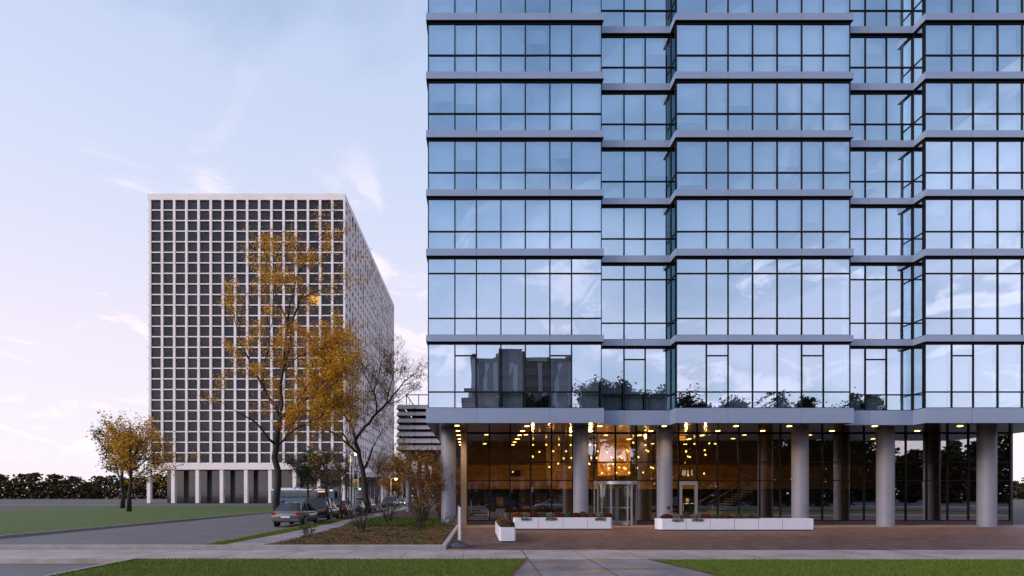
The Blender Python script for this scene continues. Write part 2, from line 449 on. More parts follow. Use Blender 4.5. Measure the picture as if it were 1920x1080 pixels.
# parkway grass, side path, lawn, pavement, entrance walk, plaza
sx0 = lambda z: -9.05 - .0535*(z - 26.7) if z > 26.7 else -9.05
sx1 = lambda z: -7.32 - .0485*(z - 21.6) if z > 21.6 else -7.32
sheet('parkway', [(kx(11), 11), (sx0(16.4), 16.4), (sx0(26.7), 26.7), (sx0(96), 96), (kx(96), 96)], 0.0, M['lawn'], z0=-.15)
sheet('side_path', [(sx0(16.4), 16.4), (sx1(16.4), 16.4), (sx1(21.6), 21.6), (sx1(96), 96), (sx0(96), 96), (sx0(26.7), 26.7)], .012, M['sidepath'], z0=-.14)
mb = MB()
for z in range(18, 90, 2):
    mb.box(sx0(z)+.01, sx1(z)-.01, z, z+.02, .012, .0145)
mb.build('path_joints', M['soil'], kind='structure')
LAWN_L = [(kx(3), 3), (.2, 3), (.40, 9.0), (.705, 11.06), (1.34, 14.05), (kx(14), 14.05)]
LAWN_R = [(5.6, 9.0), (6.2, 3), (60, 3), (60, 13.85), (4.62, 13.85), (5.22, 11.06)]
sheet('lawn', LAWN_L, 0.0, M['lawn'], z0=-.15)
sheet('lawn_by_entrance', LAWN_R, 0.0, M['lawn'], z0=-.15)
sheet('pavement', [(-60, 14.05), (60, 13.85), (60, 16.15), (-60, 16.45)], .008, M['walk'], z0=-.14)
sheet('entrance_walk', [(.2, -3), (6.2, -3), (6.2, 3), (5.6, 9), (5.22, 11.06), (4.62, 13.9), (1.34, 14.0), (.705, 11.06), (.4, 9), (.2, 3)], .004, M['drive'], z0=-.14)
mb = MB()
for x in (-7.3, -5.6, -3.9, -2.2, -.45, 3.03, 4.6, 6.2, 7.9, 9.6, 11.3, 13):
    mb.box(x-.006, x+.006, 14.06, 16.3, .008, .0105)
for x in (1.37, 3.03): mb.box(x-.012, x+.012, 9.5, 14.0, .004, .0075)
mb.box(1.37-.015, 1.37+.015, 14.0, 16.4, .008, .0112)
mb.box(1.3, 4.7, 12.0, 12.015, .004, .0072)
mb.build('pavement_joints', M['soil'], kind='structure')
sheet('plaza', [(-1.08, 16.44), (60, 16.15), (60, GZ+.2), (-1.08, GZ+.2)], .0, M['brick'], z0=-.14)
sheet('plaza_back', [(-2.0, GZ), (-1.08, GZ), (-1.08, 60), (-2.0, 60)], .0, M['brick'], z0=-.14)
# pale paved band along the glass line
sheet('glass_line_band', [(-1.0, 28.1), (40, 28.1), (40, GZ-.1), (-1.0, GZ-.1)], .004, concrete_mat('threshold_pavers', (.20, .15, .14), (.27, .21, .2), (.15, .1, .1)))
# planted bed
BED = [(sx1(16.75)+.05, 16.72), (-1.21, 16.72), (-1.21, 30.6), (-2.0, 30.6), (-2.0, 55), (sx1(55)+.05, 55), (sx1(21.6)+.05, 21.6)]
sheet('garden_bed', BED, .06, M['soil_bed'], z0=-.14)
mb = MB()
mb.prism([(-60, 16.46), (-1.05, 16.46), (-1.05, 16.72), (-60, 16.72)], -.14, .135)
mb.prism([(-1.21, 16.722), (-1.05, 16.722), (-1.05, 29.9), (-1.21, 29.9)], -.14, .132)
mb.build('bed_kerb', M['kerb'], kind='structure')
sheet('far_verge', [(-60, 16.73), (sx0(17)-.01, 16.73), (kx(17)+.01, 17)], -.002, M['lawn'], z0=-.15) if False else None

# grass blades in the two front lawns
def inside(p, poly):
    c = False; n = len(poly)
    for i in range(n):
        a, b = poly[i], poly[i-1]
        if (a[1] > p[1]) != (b[1] > p[1]) and p[0] < (b[0]-a[0])*(p[1]-a[1])/(b[1]-a[1]) + a[0]: c = not c
    return c
def blades(name, poly, x0, x1, y0, y1, n, hmin=.02, hmax=.05):
    g = random.Random(5); mb = MB()
    for _ in range(n):
        x, y = g.uniform(x0, x1), g.uniform(y0, y1)
        if not inside((x, y), poly): continue
        h = g.uniform(hmin, hmax); a = g.uniform(0, 6.28); w = .007
        lx, ly = g.gauss(0, .018), g.gauss(0, .018)
        mb.face([(x-w*math.cos(a), y-w*math.sin(a), 0), (x+w*math.cos(a), y+w*math.sin(a), 0), (x+lx, y+ly, h)])
    return mb.build(name, M['blade'], kind='stuff')
blades('grass', LAWN_L, -12, 1.4, 9.4, 14.04, 60000)
blades('grass', LAWN_R, 4.5, 16, 9.4, 13.84, 45000)
def pk(n):
    g = random.Random(6); mb = MB()
    for _ in range(n):
        y = g.uniform(17, 60); x = g.uniform(kx(y), sx0(y)); h = g.uniform(.03, .09); w = .012; a = g.uniform(0, 3)
        mb.face([(x-w*math.cos(a), y-w*math.sin(a), 0), (x+w*math.cos(a), y+w*math.sin(a), 0), (x+g.gauss(0,.02), y, h)])
    mb.build('grass', M['blade'], kind='stuff')
pk(25000)
# leaves dropped on the ground: along the lawn edges and on the bed
def litter():
    g = random.Random(9); mb = MB()
    def flat(x, y, z, s):
        a = g.uniform(0, 6.28); c, d = math.cos(a)*s, math.sin(a)*s
        t = g.uniform(-.4, .4)*s
        mb.face([(x-c, y-d, z), (x+d*.6, y-c*.6, z+abs(t)), (x+c, y+d, z+.3*s), (x-d*.6, y+c*.6, z+.1*s)])
    for _ in range(420):
        t = g.random(); e = g.gauss(0, .035)
        flat(.55+(1.34-.55)*t - .03 + e, 10.2 + 3.85*t, .02, g.uniform(.018, .035))
    for _ in range(480):
        t = g.random(); e = g.gauss(0, .035)
        flat(5.4-(5.4-4.62)*t + .03 + e, 10.2 + 3.65*t, .02, g.uniform(.018, .035))
    for _ in range(420):
        flat(g.uniform(-10, 1.0), g.uniform(10.5, 14), .045, g.uniform(.02, .035))
    for _ in range(130):
        flat(g.uniform(-1, 9), g.uniform(14, 26), .016, g.uniform(.015, .03))
    for _ in range(90):
        flat(-1.0 + abs(g.gauss(0, .12)), g.uniform(17, 29), .016, g.uniform(.02, .035))
    for _ in range(150):
        y = g.uniform(17, 40); flat(g.uniform(sx0(y), sx1(y)), y, .022, g.uniform(.03, .05))
    mb.build('fallen_leaves', M['litter'], kind='stuff')
    mb = MB()
    for _ in range(34000):
        y = 16.75 + 24*g.random()**1.7; x = g.uniform(sx1(y)+.1, -1.25)
        if not inside((x, y), BED): continue
        flat(x, y, .06 + g.uniform(0, .06), g.uniform(.02, .05))
    mb.build('bed_leaf_litter', M['litter'], kind='stuff')
    mb = MB()
    cl = []
    for _ in range(180):
        y = 16.9 + 22*g.random()**1.4; x = g.uniform(sx1(y)+.2, -1.35)
        cl.append((x, y, g.uniform(.08, .26), g.uniform(.06, .16)))
    for _ in range(190):
        y = g.uniform(27.5, 34); x = g.uniform(-7.2, -1.5) if y < 30 else g.uniform(-7, -2.2)
        cl.append((x, y, g.uniform(.3, .6), g.uniform(.25, .5)))
    for x, y, r, h in cl:
        if not inside((x, y), BED): continue
        for _ in range(int(110*r/.35)):
            a = g.uniform(0, 6.28); q = r*math.sqrt(g.random())
            mb.leaf((x+q*math.cos(a), y+q*math.sin(a), .06 + h*g.uniform(.15, 1)*(1-.6*q/r)), g.uniform(.06, .11), g.uniform(.03, .06), g)
    mb.build('ground_cover', M['green_leaf'], kind='stuff')
litter()

# ------------------------------------------------------------------ the glass tower
tower = thing('glass_apartment_tower', 'blue glass tower with grey floor bands above a warmly lit glazed lobby', 'building', (15, 38, 0))
ya, yr = 26.4, 27.15                    # band planes (bay, recess)
gya, gyr = 26.54, 27.29                 # glass planes
bx = [-2.73, 6.54, 10.27, 19.56, 23.29, 32.6]
gx = [-2.63, 6.453, 10.364, 19.47, 23.38, 32.5]
YB = 50.0
def outline(xs, y0, y1, yb):
    return [(xs[0], yb), (xs[0], y0), (xs[1], y0), (xs[1], y1), (xs[2], y1), (xs[2], y0), (xs[3], y0), (xs[3], y1), (xs[4], y1), (xs[4], y0), (xs[5], y0), (xs[5], yb)]
Zb = lambda y: EYE + (930 - y)*ya/F
bands = [(793, 765), (640, 628), (479, 466), (367, 355), (257, 244), (147, 134), (37, 24), (-73, -86), (-183, -196), (-293, -306)]
BZ = [(Zb(a), Zb(b)) for a, b in bands]
jointsA = [-2.63 + .0279*90.5, px(1031, gya)]
for i, (z0, z1) in enumerate(BZ):
    mb = MB()
    mb.prism(outline(bx, ya, yr, YB), z0, z1, m=0, mb=2)
    for jx in (px(893.3, ya), px(1031, ya), px(1365, ya), px(1503, ya), 25.7, 29.7): mb.box(jx-.006, jx+.006, ya-.004, ya+.01, z0+.002, z1-.002, m=1)
    for jx in (px(1170, yr), 20.9): mb.box(jx-.006, jx+.006, yr-.004, yr+.01, z0+.002, z1-.002, m=1)
    if i == 0:
        pass
    else:   # black strip and underside paint in the shadow line under each band
        mb.prism([(x, y) for x, y in outline([bx[0]+.012, bx[1]-.012, bx[2]+.012, bx[3]-.012, bx[4]+.012, bx[5]-.012], ya+.012, yr+.012, YB-.03)], z0-.03, z0, m=2)
    mb.build('fascia' if i == 0 else 'floor_band', [M['band'], M['band_joint'], M['soffit'] if i == 0 else M['frame']], tower)
mb = MB(); mb.prism(outline([v + (.1 if k % 2 == 0 else -.1) for k, v in enumerate(gx)], 33, 33.4, YB-.3), BZ[0][1], BZ[-1][1]-.05)
mb.build('interior_core', M['core'], tower)

colA = [px(p, gya) for p in (802.8, 853, 893.3, 939.2, 985, 1031, 1071.7, 1128)]
colB = [gx[1], px(1170, gyr), px(1209.7, gyr), gx[2]]
colC = [gx[2]] + [px(p, gya) for p in (1324.4, 1365, 1411, 1457, 1503, 1543.6)] + [gx[3]]
colB2 = [gx[3], gx[3]+1.36, gx[3]+2.5, gx[4]]
colD = [gx[4] + (v - colA[0]) for v in colA]; colD[-1] = gx[5]
g0 = random.Random(77)
H = .032
def window(x0, x1, gy, zs, stuff=None, operable=None, blind=True):
    fr = MB() if stuff is None else stuff[0]
    pa = MB() if stuff is None else stuff[1]
    bl = MB() if stuff is None else stuff[2]
    z0, z1 = zs[0], zs[-1]
    y0, y1 = gy-.035, gy+.09
    fr.box(x0, x0+H, y0, y1, z0, z1); fr.box(x1-H, x1, y0, y1, z0, z1)
    fr.box(x0+H, x1-H, y0, y1, z0, z0+.05); fr.box(x0+H, x1-H, y0, y1, z1-.11, z1)  # deep black head rail also draws the shadow line below the band
    for z in zs[1:-1]: fr.box(x0+H, x1-H, y0, y1, z-.033, z+.033)
    if operable: fr.box(x0+H, x1-H, y0-.004, y1, operable-.032, operable+.032)
    edges = [z0+.05] + [c for z in zs[1:-1] for c in (z-.033, z+.033)] + [z1-.11]
    for a in range(0, len(edges), 2):
        t = [g0.gauss(0, .0028) for _ in range(4)]
        pa.face([(x0+H, gy+t[0], edges[a]), (x1-H, gy+t[1], edges[a]), (x1-H, gy+t[2], edges[a+1]), (x0+H, gy+t[3], edges[a+1])])
    if blind:
        k = g0.random()
        drop = z0+.03 if k < .62 else z0 + (z1-z0)*g0.uniform(.1, .75)
        if k < .93:
            e = g0.uniform(.05, .13)
            bl.face([(x0+e, gy+.2, drop), (x1-e, gy+.2, drop), (x1-e, gy+.2, z1-.06), (x0+e, gy+.2, z1-.06)])
    if stuff is None:
        w = fr.build('window', M['frame'], tower)
        pa.build('pane', M['tglass'], w)
        if bl.f: bl.build('blind', M['blind'], w)
def zrow(i, gy):
    z0, z1 = BZ[i][1], BZ[i+1][0] - .025
    if i == 0: return [z0, pz(735, gya), z1]
    if i == 1: return [z0, pz(597, gya), pz(513, gya), z1]
    return [z0, z0 + .95, z1]
SF = (MB(), MB(), MB())
for i in range(len(BZ)-1):
    for ci in range(7):
        op = pz(667, gya) if (i == 0 and ci in (1, 5)) else None
        window(colA[ci], colA[ci+1], gya, zrow(i, gya), None if i < 7 else SF, op, blind=(i != 1))
    for ci in range(3):
        op = pz(667, gya) if (i == 0 and ci == 1) else None
        window(colB[ci], colB[ci+1], gyr, zrow(i, gyr), None if i < 7 else SF, op, blind=(i != 1))
        window(colB2[ci], colB2[ci+1], gyr, zrow(i, gyr), SF, op, blind=(i != 1))
    for ci in range(7):
        op = pz(667, gya) if (i == 0 and ci in (1, 5)) else None
        window(colC[ci], colC[ci+1], gya, zrow(i, gya), None if (i < 7 and ci < 2) else SF, op, blind=(i != 1))
        window(colD[ci], colD[ci+1], gya, zrow(i, gya), SF, op, blind=(i != 1))
    # return walls of the recesses and the two end walls
    zs = zrow(i, gya); z0, z1 = zs[0], zs[-1]
    for k, xx in enumerate((gx[2], gx[1], gx[4], gx[3])):
        fr, pa = (MB(), MB()) if (k == 0 and i < 7) else SF[:2]
        s = 1 if k % 2 == 0 else -1
        xa, xb = (xx - .03*s, xx + .06*s)
        xa, xb = min(xa, xb), max(xa, xb)
        fr.box(xa, xb, gya+.09, gya+.13, z0, z1); fr.box(xa, xb, gyr-.075, gyr-.035, z0, z1)
        fr.box(xa, xb, gya+.13, gyr-.075, z0, z0+.05); fr.box(xa, xb, gya+.13, gyr-.075, z1-.085, z1)
        for z in zs[1:-1]: fr.box(xa, xb, gya+.13, gyr-.075, z-.03, z+.03)
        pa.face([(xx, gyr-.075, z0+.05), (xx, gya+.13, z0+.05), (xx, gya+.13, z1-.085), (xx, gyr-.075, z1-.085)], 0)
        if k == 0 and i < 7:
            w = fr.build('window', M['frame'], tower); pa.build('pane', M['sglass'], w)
    for xx, s in ((gx[0], 1), (gx[5], -1)):
        n = 14; dy = (YB - .2 - gya - .1)/n
        for k in range(n):
            a = gya + .1 + k*dy; b = a + dy
            x0, x1 = min(xx-.03*s, xx+.07*s), max(xx-.03*s, xx+.07*s)
            SF[0].box(x0, x1, a, a+H, z0, z1); SF[0].box(x0, x1, a+H, b, z1-.08, z1); SF[0].box(x0, x1, a+H, b, zs[1]-.03, zs[1]+.03)
            SF[1].face([(xx, b, z0), (xx, a+H, z0), (xx, a+H, z1-.08), (xx, b, z1-.08)])
o = SF[0].build('window_frame', M['frame'], tower, kind='stuff')
o = SF[1].build('window_pane', M['tglass'], tower, kind='stuff')
o = SF[2].build('window_blind', M['blind'], tower, kind='stuff')

# --- lobby
CEIL = BZ[0][0]
LZ = [.224, pz(901.7, GZ), pz(867.5, GZ), CEIL]
lpx = [876, 917.5, 956.4, 995, 1034, 1074, 1113.7, 1153.8, 1193, 1231, 1272.4, 1307, 1346]
lx = [px(p, GZ) for p in lpx]
while lx[-1] < 31.6: lx.append(lx[-1] + 1.262)
def lobby_bay(x0, x1, st=None, zlow=None):
    fr = MB() if st is None else st[0]; pa = MB() if st is None else st[1]
    h = .04; y0, y1 = GZ-.05, GZ+.1
    zz = [zlow if zlow is not None else LZ[0]] + [z for z in LZ[1:] if zlow is None or z > zlow]
    fr.box(x0, x0+h, y0, y1, zz[0], CEIL-.002); fr.box(x1-h, x1, y0, y1, zz[0], CEIL-.002)
    for z in zz[:-1]: fr.box(x0+h, x1-h, y0, y1, z-.002, z+.055)
    fr.box(x0+h, x1-h, y0, y1, CEIL-.06, CEIL-.002)
    for a in range(len(zz)-1):
        t = [g0.gauss(0, .0012) for _ in range(4)]
        pa.face([(x0+h, GZ+t[0], zz[a]+.05), (x1-h, GZ+t[1], zz[a]+.05), (x1-h, GZ+t[2], zz[a+1]), (x0+h, GZ+t[3], zz[a+1])])
    if st is None:
        w = fr.build('lobby_window', M['frame'], tower); pa.build('pane', M['lglass'], w)
st = (MB(), MB())
for i in range(len(lx)-1):
    zl = LZ[1] if i in (6, 7, 10) else None
    lobby_bay(lx[i], lx[i+1], None if i < 12 else st, zl)
st[0].build('lobby_frame', M['frame'], tower, kind='stuff'); st[1].build('lobby_pane', M['lglass'], tower, kind='stuff')
mb = MB()
for a, b in ((0, 6), (8, 10), (11, len(lx)-1)): mb.box(lx[a]-.03, lx[b], GZ-.1, GZ+.12, 0, .222)
mb.build('base_course', M['darkbase'], tower)
mb = MB(); mb.box(-1.06, -.72, GZ-.12, GZ+.25, 0, CEIL-.002); mb.box(-1.05, -.85, GZ+.25, YB, 0, CEIL-.002)
mb.build('corner_pier', M['pier'], tower)
# lobby room: back wall with warm upper panelling over a dark lower storey
BW = 41.0
mb = MB(); mb.box(-.84, 32.3, BW, BW+.3, 2.75, 4.25); mb.box(-.84, 32.3, BW-1.6, BW-.004, 2.30, 2.75)
mb.box(8.6, 10.9, 36.4, 36.7, 3.2, CEIL-.004)
mb.build('lobby_panelling', M['warmwall'], tower)
mb = MB(); mb.box(-.84, 32.3, BW-.12, BW+.3, 4.252, CEIL-.003); mb.box(5.0, 6.1, 37.5, 37.8, 2.75, CEIL-.004); mb.box(11.4, 13.2, 39.5, 39.8, 2.76, CEIL-.004)
mb.build('bulkhead', mat('bulkhead_brown', (.15, .085, .04), rough=.6, var=.3, scale=1), tower)
mb = MB(); mb.box(-.84, 32.3, BW, BW+.3, 0, 2.745); mb.box(32.3, 32.55, GZ+.2, YB, 0, CEIL-.003)
for x in (3.2, 5.9, 8.9, 13.4, 17, 21, 26): mb.box(x, x+.7, BW-.9, BW-.2, 0, 2.29)
mb.build('lobby_wall', M['darkwall'], tower)
mb = MB(); mb.box(-.85, 32.3, GZ+.13, BW, -.12, .006)
mb.build('lobby_floor', M['lobbyfloor'], tower)
# stair behind the right hand doors
mb = MB()
for k in range(16): mb.box(16.2+.28*k, 16.5+.28*k, 35.5, 37.1, .3+.17*k, .36+.17*k)
mb.tube([(16.2, 35.45, 1.3), (20.7, 35.45, 4.0)], .035); mb.tube([(16.2, 37.15, 1.3), (20.7, 37.15, 4.0)], .035)
for k in range(10): mb.tube([(16.4+.45*k, 35.45, .4+.272*k), (16.4+.45*k, 35.45, 1.4+.272*k)], .015, 4)
mb.build('staircase', M['pale_pier'], tower)
# round columns
for p in (841, 1089, 1246, 1500, 1660, 1850):
    cx = px(p, 28.9); mb = MB()
    mb.lathe([(.425, .0), (.425, 1.85), (.421, 1.855), (.421, 1.87), (.425, 1.875), (.425, 3.72), (.421, 3.725), (.421, 3.74), (.425, 3.745), (.425, CEIL-.002)], (cx, 28.9, 0), 48)
    mb.build('column', M['concrete_col'], tower, smooth=False)
    for poly in bpy.data.meshes[-1].polygons if False else []: pass
c3 = px(1246, 28.9)
mb = MB(); mb.lathe([(.001, 0), (.085, 0), (.095, .03), (.08, .09), (.03, .11), (.001, .112)], (c3+.06, 28.9-.42, 1.10), 14, axis='Y')
mb.build('hose_inlet', M['dark_metal'], tower)

# revolving door
rc = (px(1153.5, GZ), GZ-.35); RR = 1.12
mb = MB()
def arcpts(r, a0, a1, n): return [(rc[0]+r*math.cos(R(a0+(a1-a0)*k/n)), rc[1]+r*math.sin(R(a0+(a1-a0)*k/n))) for k in range(n+1)]
mb.prism([(p[0], p[1]) for p in arcpts(RR+.06, 0, 354, 59)], 2.42, 2.60)
for a in (-122, -58, 122, 58, 180, 0):
    c = (rc[0]+RR*math.cos(R(a)), rc[1]+RR*math.sin(R(a)))
    mb.box(c[0]-.045, c[0]+.045, c[1]-.05, c[1]+.05, 0, 2.42)
mb.box(lx[6]-.02, rc[0]-RR-.03, GZ-.06, GZ+.06, 2.50, 2.653); mb.box(rc[0]+RR+.03, lx[8]+.02, GZ-.06, GZ+.06, 2.50, 2.653)
mb.box(lx[6]-.03, lx[6]+.04, GZ-.07, GZ+.08, 0, 2.50); mb.box(lx[8]-.04, lx[8]+.03, GZ-.07, GZ+.08, 0, 2.50)
rev = mb.build('revolving_door', M['silver'], tower)
for a0, a1 in ((122, 238), (-58, 58)):
    mb = MB(); pts = arcpts(RR, a0+3, a1-3, 14)
    for k in range(14): mb.face([(pts[k][0], pts[k][1], .08), (pts[k+1][0], pts[k+1][1], .08), (pts[k+1][0], pts[k+1][1], 2.42), (pts[k][0], pts[k][1], 2.42)])
    mb.build('drum_glass', M['dglass'], rev)
for a in (-70, 20, 110, 200):
    ca, sa = math.cos(R(a)), math.sin(R(a))
    def q(u, t): return (rc[0]+ca*u - sa*t, rc[1]+sa*u + ca*t)
    mb = MB()
    def bar(u0, u1, z0, z1, t=.025):
        mb.prism([q(u0, -t), q(u1, -t), q(u1, t), q(u0, t)], z0, z1)
    bar(.03, .10, .03, 2.40); bar(RR-.12, RR-.04, .03, 2.40); bar(.10, RR-.12, .03, .26); bar(.10, RR-.12, 2.32, 2.40); bar(.10, RR-.12, 1.02, 1.08, .035)
    w = mb.build('wing', M['silver'], rev)
    mb2 = MB(); mb2.face([(*q(.1, 0), .26), (*q(RR-.12, 0), .26), (*q(RR-.12, 0), 2.32), (*q(.1, 0), 2.32)])
    # the pane of a wing
    mb2.build('wing_pane', M['dglass'], rev)
# the plain door with its number
d0, d1 = lx[10]+.03, lx[11]-.0
mb = MB()
for x0, x1, z0, z1 in ((d0, d0+.16, .02, 2.62), (d1-.16, d1, .02, 2.62), (d0+.16, d1-.16, 2.40, 2.62), (d0+.16, d1-.16, .02, .28)):
    mb.box(x0, x1, GZ-.08, GZ+.05, z0, z1)
door = mb.build('entrance_door', M['silver'], tower)
mb = MB(); mb.face([(d0+.16, GZ-.02, .28), (d1-.16, GZ-.02, .28), (d1-.16, GZ-.02, 2.4), (d0+.16, GZ-.02, 2.4)]); mb.build('door_pane', M['dglass'], door)
mb = MB(); mb.tube([(d0+.2, GZ-.09, .85), (d0+.2, GZ-.15, .85), (d0+.2, GZ-.15, 1.3), (d0+.2, GZ-.09, 1.3)], .016, 8); mb.tube([(d0+.2, GZ-.10, 1.28), (d1-.17, GZ-.10, 1.28)], .012, 6)
mb.build('door_handle', M['silver'], door)
mb = MB(); mb.lathe([(.001, 0), (.11, 0), (.11, .004), (.001, .004)], (px(1288.5, GZ), GZ-.024, 1.50), 20, axis='Y'); mb.build('door_sticker', M['yellow'], door)
mb = MB(); mb.box(px(1288.5, GZ)-.1, px(1288.5, GZ)+.1, GZ-.03, GZ-.026, 1.33, 1.40); mb.build('door_notice', M['louver'], door)
text_mesh('house_number', '811', .48, .012, M['white_letter'], tower, (px(1289.5, GZ), GZ-.03, 2.98))

# recessed lights in soffit and ceiling, laid out on a 2 m grid
dl = [(857,798),(858.5,808),(860,816),(862,823),(863,829),(864,834),(988,799),(980,808),(974,816),(969,823),(965,829),(962,834),(912,815),(909,832),(986,815),(1071,816),
      (1125,799),(1107.7,808),(1136,816),(1197.6,816.5),(1220.5,808),(1178,823.7),(1223.5,832),(1245.4,799),(1315.7,816.6),(1290,824),(1285,833),(1342,832),(1346,808),(1380,799),(1430,808),(1480,799),(1560,808),(1640,799),(1720,808),(1800,799)]
for i, (a, b) in enumerate(dl):
    yy = (CEIL-EYE)*F/(930-b); xx = px(a, yy)
    mb = MB(); mb.lathe([(.001, -.012), (.105, -.012), (.125, -.006), (.13, 0.0), (.001, .001)], (xx, yy, CEIL-.004), 18)
    o = mb.build('downlight', M['downlight'], tower)
    if yy < 33 or i % 3 == 0:
        ld = bpy.data.lights.new('downlight_lamp', 'SPOT'); ld.energy = 120 if yy < GZ else 34; ld.color = (1, .58, .24); ld.shadow_soft_size = .09
        ld.spot_size = R(130); ld.spot_blend = .8
        lo = bpy.data.objects.new('downlight_lamp', ld); lo.location = Vector((xx, yy, CEIL-.05)) - ORI[tower]; put(lo, o)

# pendant bulbs hanging in the lobby
pend = []
for X, Y in ((305,445),(375,458),(422,548),(565,567),(320,648),(405,652),(635,643),(770,632),(800,655),(877,532),(897,555),(975,415),(1165,453),(1178,533),(1208,550),(1055,640),(1035,805),(1252,800),(1282,812),(1130,880),(290,745),(660,748),(600,810),(755,800),(832,805),(855,820),(715,882),(912,883),(487,885)):
    pend.append((1070+X/8.306, 780+Y/8.306))
for X, Y in ((1168,488),(1388,485),(1602,485),(1800,490),(1275,605),(1508,595),(1722,595),(1160,682),(1682,715),(1815,710),(1590,803),(1440,858),(1780,868)):
    pend.append((870+X/9, 780+Y/9))
for X, Y in ((403,257),(540,252),(327,325),(498,315),(345,373),(362,379),(505,357),(318,427),(345,546),(492,530)):
    pend.append((1220+X/4.913, 780+Y/4.913))
gp = random.Random(3)
proto = None
PL = 'small glowing globe bulb hanging on a thin cord in the lobby'
for i, (a, b) in enumerate(pend):
    yy = gp.uniform(32.2, 36.0); xx = px(a, yy); zz = pz(b, yy)
    r = thing('pendant_lamp', PL, 'lamp', (xx, yy, zz), group='globe bulbs hanging in the lobby')
    mb = MB(); mb.ball((0, 0, 0), .05, 10); mb.build('bulb', M['bulb'], r, smooth=True, base=(0, 0, 0))
    mb = MB(); mb.tube([(0, 0, .085), (0, 0, CEIL - zz - .004)], .006, 5); mb.lathe([(.025, .055), (.03, .06), (.022, .11), (.008, .12)], (0, 0, 0), 10)
    mb.build('cord', M['cord'], r, base=(0, 0, 0))
    if i % 4 == 0:
        ld = bpy.data.lights.new('bulb_light', 'POINT'); ld.energy = 46; ld.color = (1, .56, .17); ld.shadow_soft_size = .07
        lo = bpy.data.objects.new('bulb_light', ld); lo.location = (0, 0, -.12); put(lo, r)

# things inside the lobby
t = thing('exit_sign', 'orange lit EXIT sign behind the glass above the 811 door', 'sign', (px(1279.5, 32), 32, pz(825, 32)))
mb = MB(); mb.bbox(px(1274, 32), px(1285, 32), 31.97, 32.03, pz(825.5, 32), pz(818, 32), .012); mb.build('housing', M['exit'], t)
text_mesh('lettering', 'EXIT', .17, .004, M['black'], t, (px(1279.5, 32), 31.962, pz(824, 32)))
mb = MB(); mb.tube([(px(1279.5, 32), 32, pz(818, 32)), (px(1279.5, 32), 32, CEIL-.004)], .012, 6); mb.build('stem', M['dark_metal'], t)
t = thing('poster_easel', 'orange poster on an easel behind the lobby glass, left of the long planter', 'easel', (px(937, 31.9), 31.9, 0))
mb = MB(); mb.face([(px(930, 31.9), 31.88, pz(931.5, 31.9)), (px(932, 31.9), 31.8, pz(950, 31.9)), (px(944.5, 31.9), 31.8, pz(949.5, 31.9)), (px(942.5, 31.9), 31.88, pz(931, 31.9))])
o = mb.build('poster', M['poster'], t); mo = o.modifiers.new('thick', 'SOLIDIFY'); mo.thickness = .012
mb = MB()
c = px(937.3, 31.9)
for s in (-.2, .2): mb.tube([(c+s*.3, 31.95, 1.85), (c+s*1.5, 31.8, .006)], .014, 6)
mb.tube([(c, 31.97, 1.8), (c, 32.5, .006)], .014, 6); mb.box(c-.28, c+.28, 31.74, 31.80, 1.03, 1.06)
mb.build('stand', M['dark_metal'], t)
t = thing('framed_notice', 'small tan framed notice hanging on the dark wall in the lobby left corner', 'notice', (px(904.7, 40.9), 40.9, pz(918, 40.9)))
mb = MB(); mb.box(px(900, 40.9), px(909.5, 40.9), 40.93, 40.97, pz(918, 40.9), pz(911, 40.9)); fo = mb.build('frame', M['pier'], t)
mb = MB(); mb.box(px(900.8, 40.9), px(908.7, 40.9), 40.925, 40.929, pz(917.3, 40.9), pz(911.7, 40.9)); mb.build('print', M['poster'], t)
t = thing('cardboard_carton', 'brown carton standing on the lobby floor by the left glass corner', 'box', (px(890, 31.8), 31.8, .006))
mb = MB(); mb.bbox(px(885, 31.8), px(896, 31.8), 31.6, 32.0, .006, .42, .008); mb.build('carton', M['cardboard'], t)
mb = MB()
mb.face([(px(885.4, 31.8), 31.61, .418), (px(895.6, 31.8), 31.61, .418), (px(895.6, 31.8), 31.48, .52), (px(885.4, 31.8), 31.48, .52)]); mb.build('flap', M['cardboard'], t)
t = thing('wall_screen', 'black television screen mounted on the warm panelling of the lobby', 'screen', (px(967, 40.8), 40.8, pz(893, 40.8)))
mb = MB(); mb.bbox(px(958.5, 40.8), px(976.5, 40.8), 40.9, 40.98, pz(893, 40.8), pz(882, 40.8), .02); mb.build('casing', M['black'], t)
mb = MB(); mb.box(px(959, 40.8), px(976, 40.8), 40.894, 40.899, pz(892.5, 40.8), pz(882.5, 40.8)); mb.build('display', M['carglass'], t)

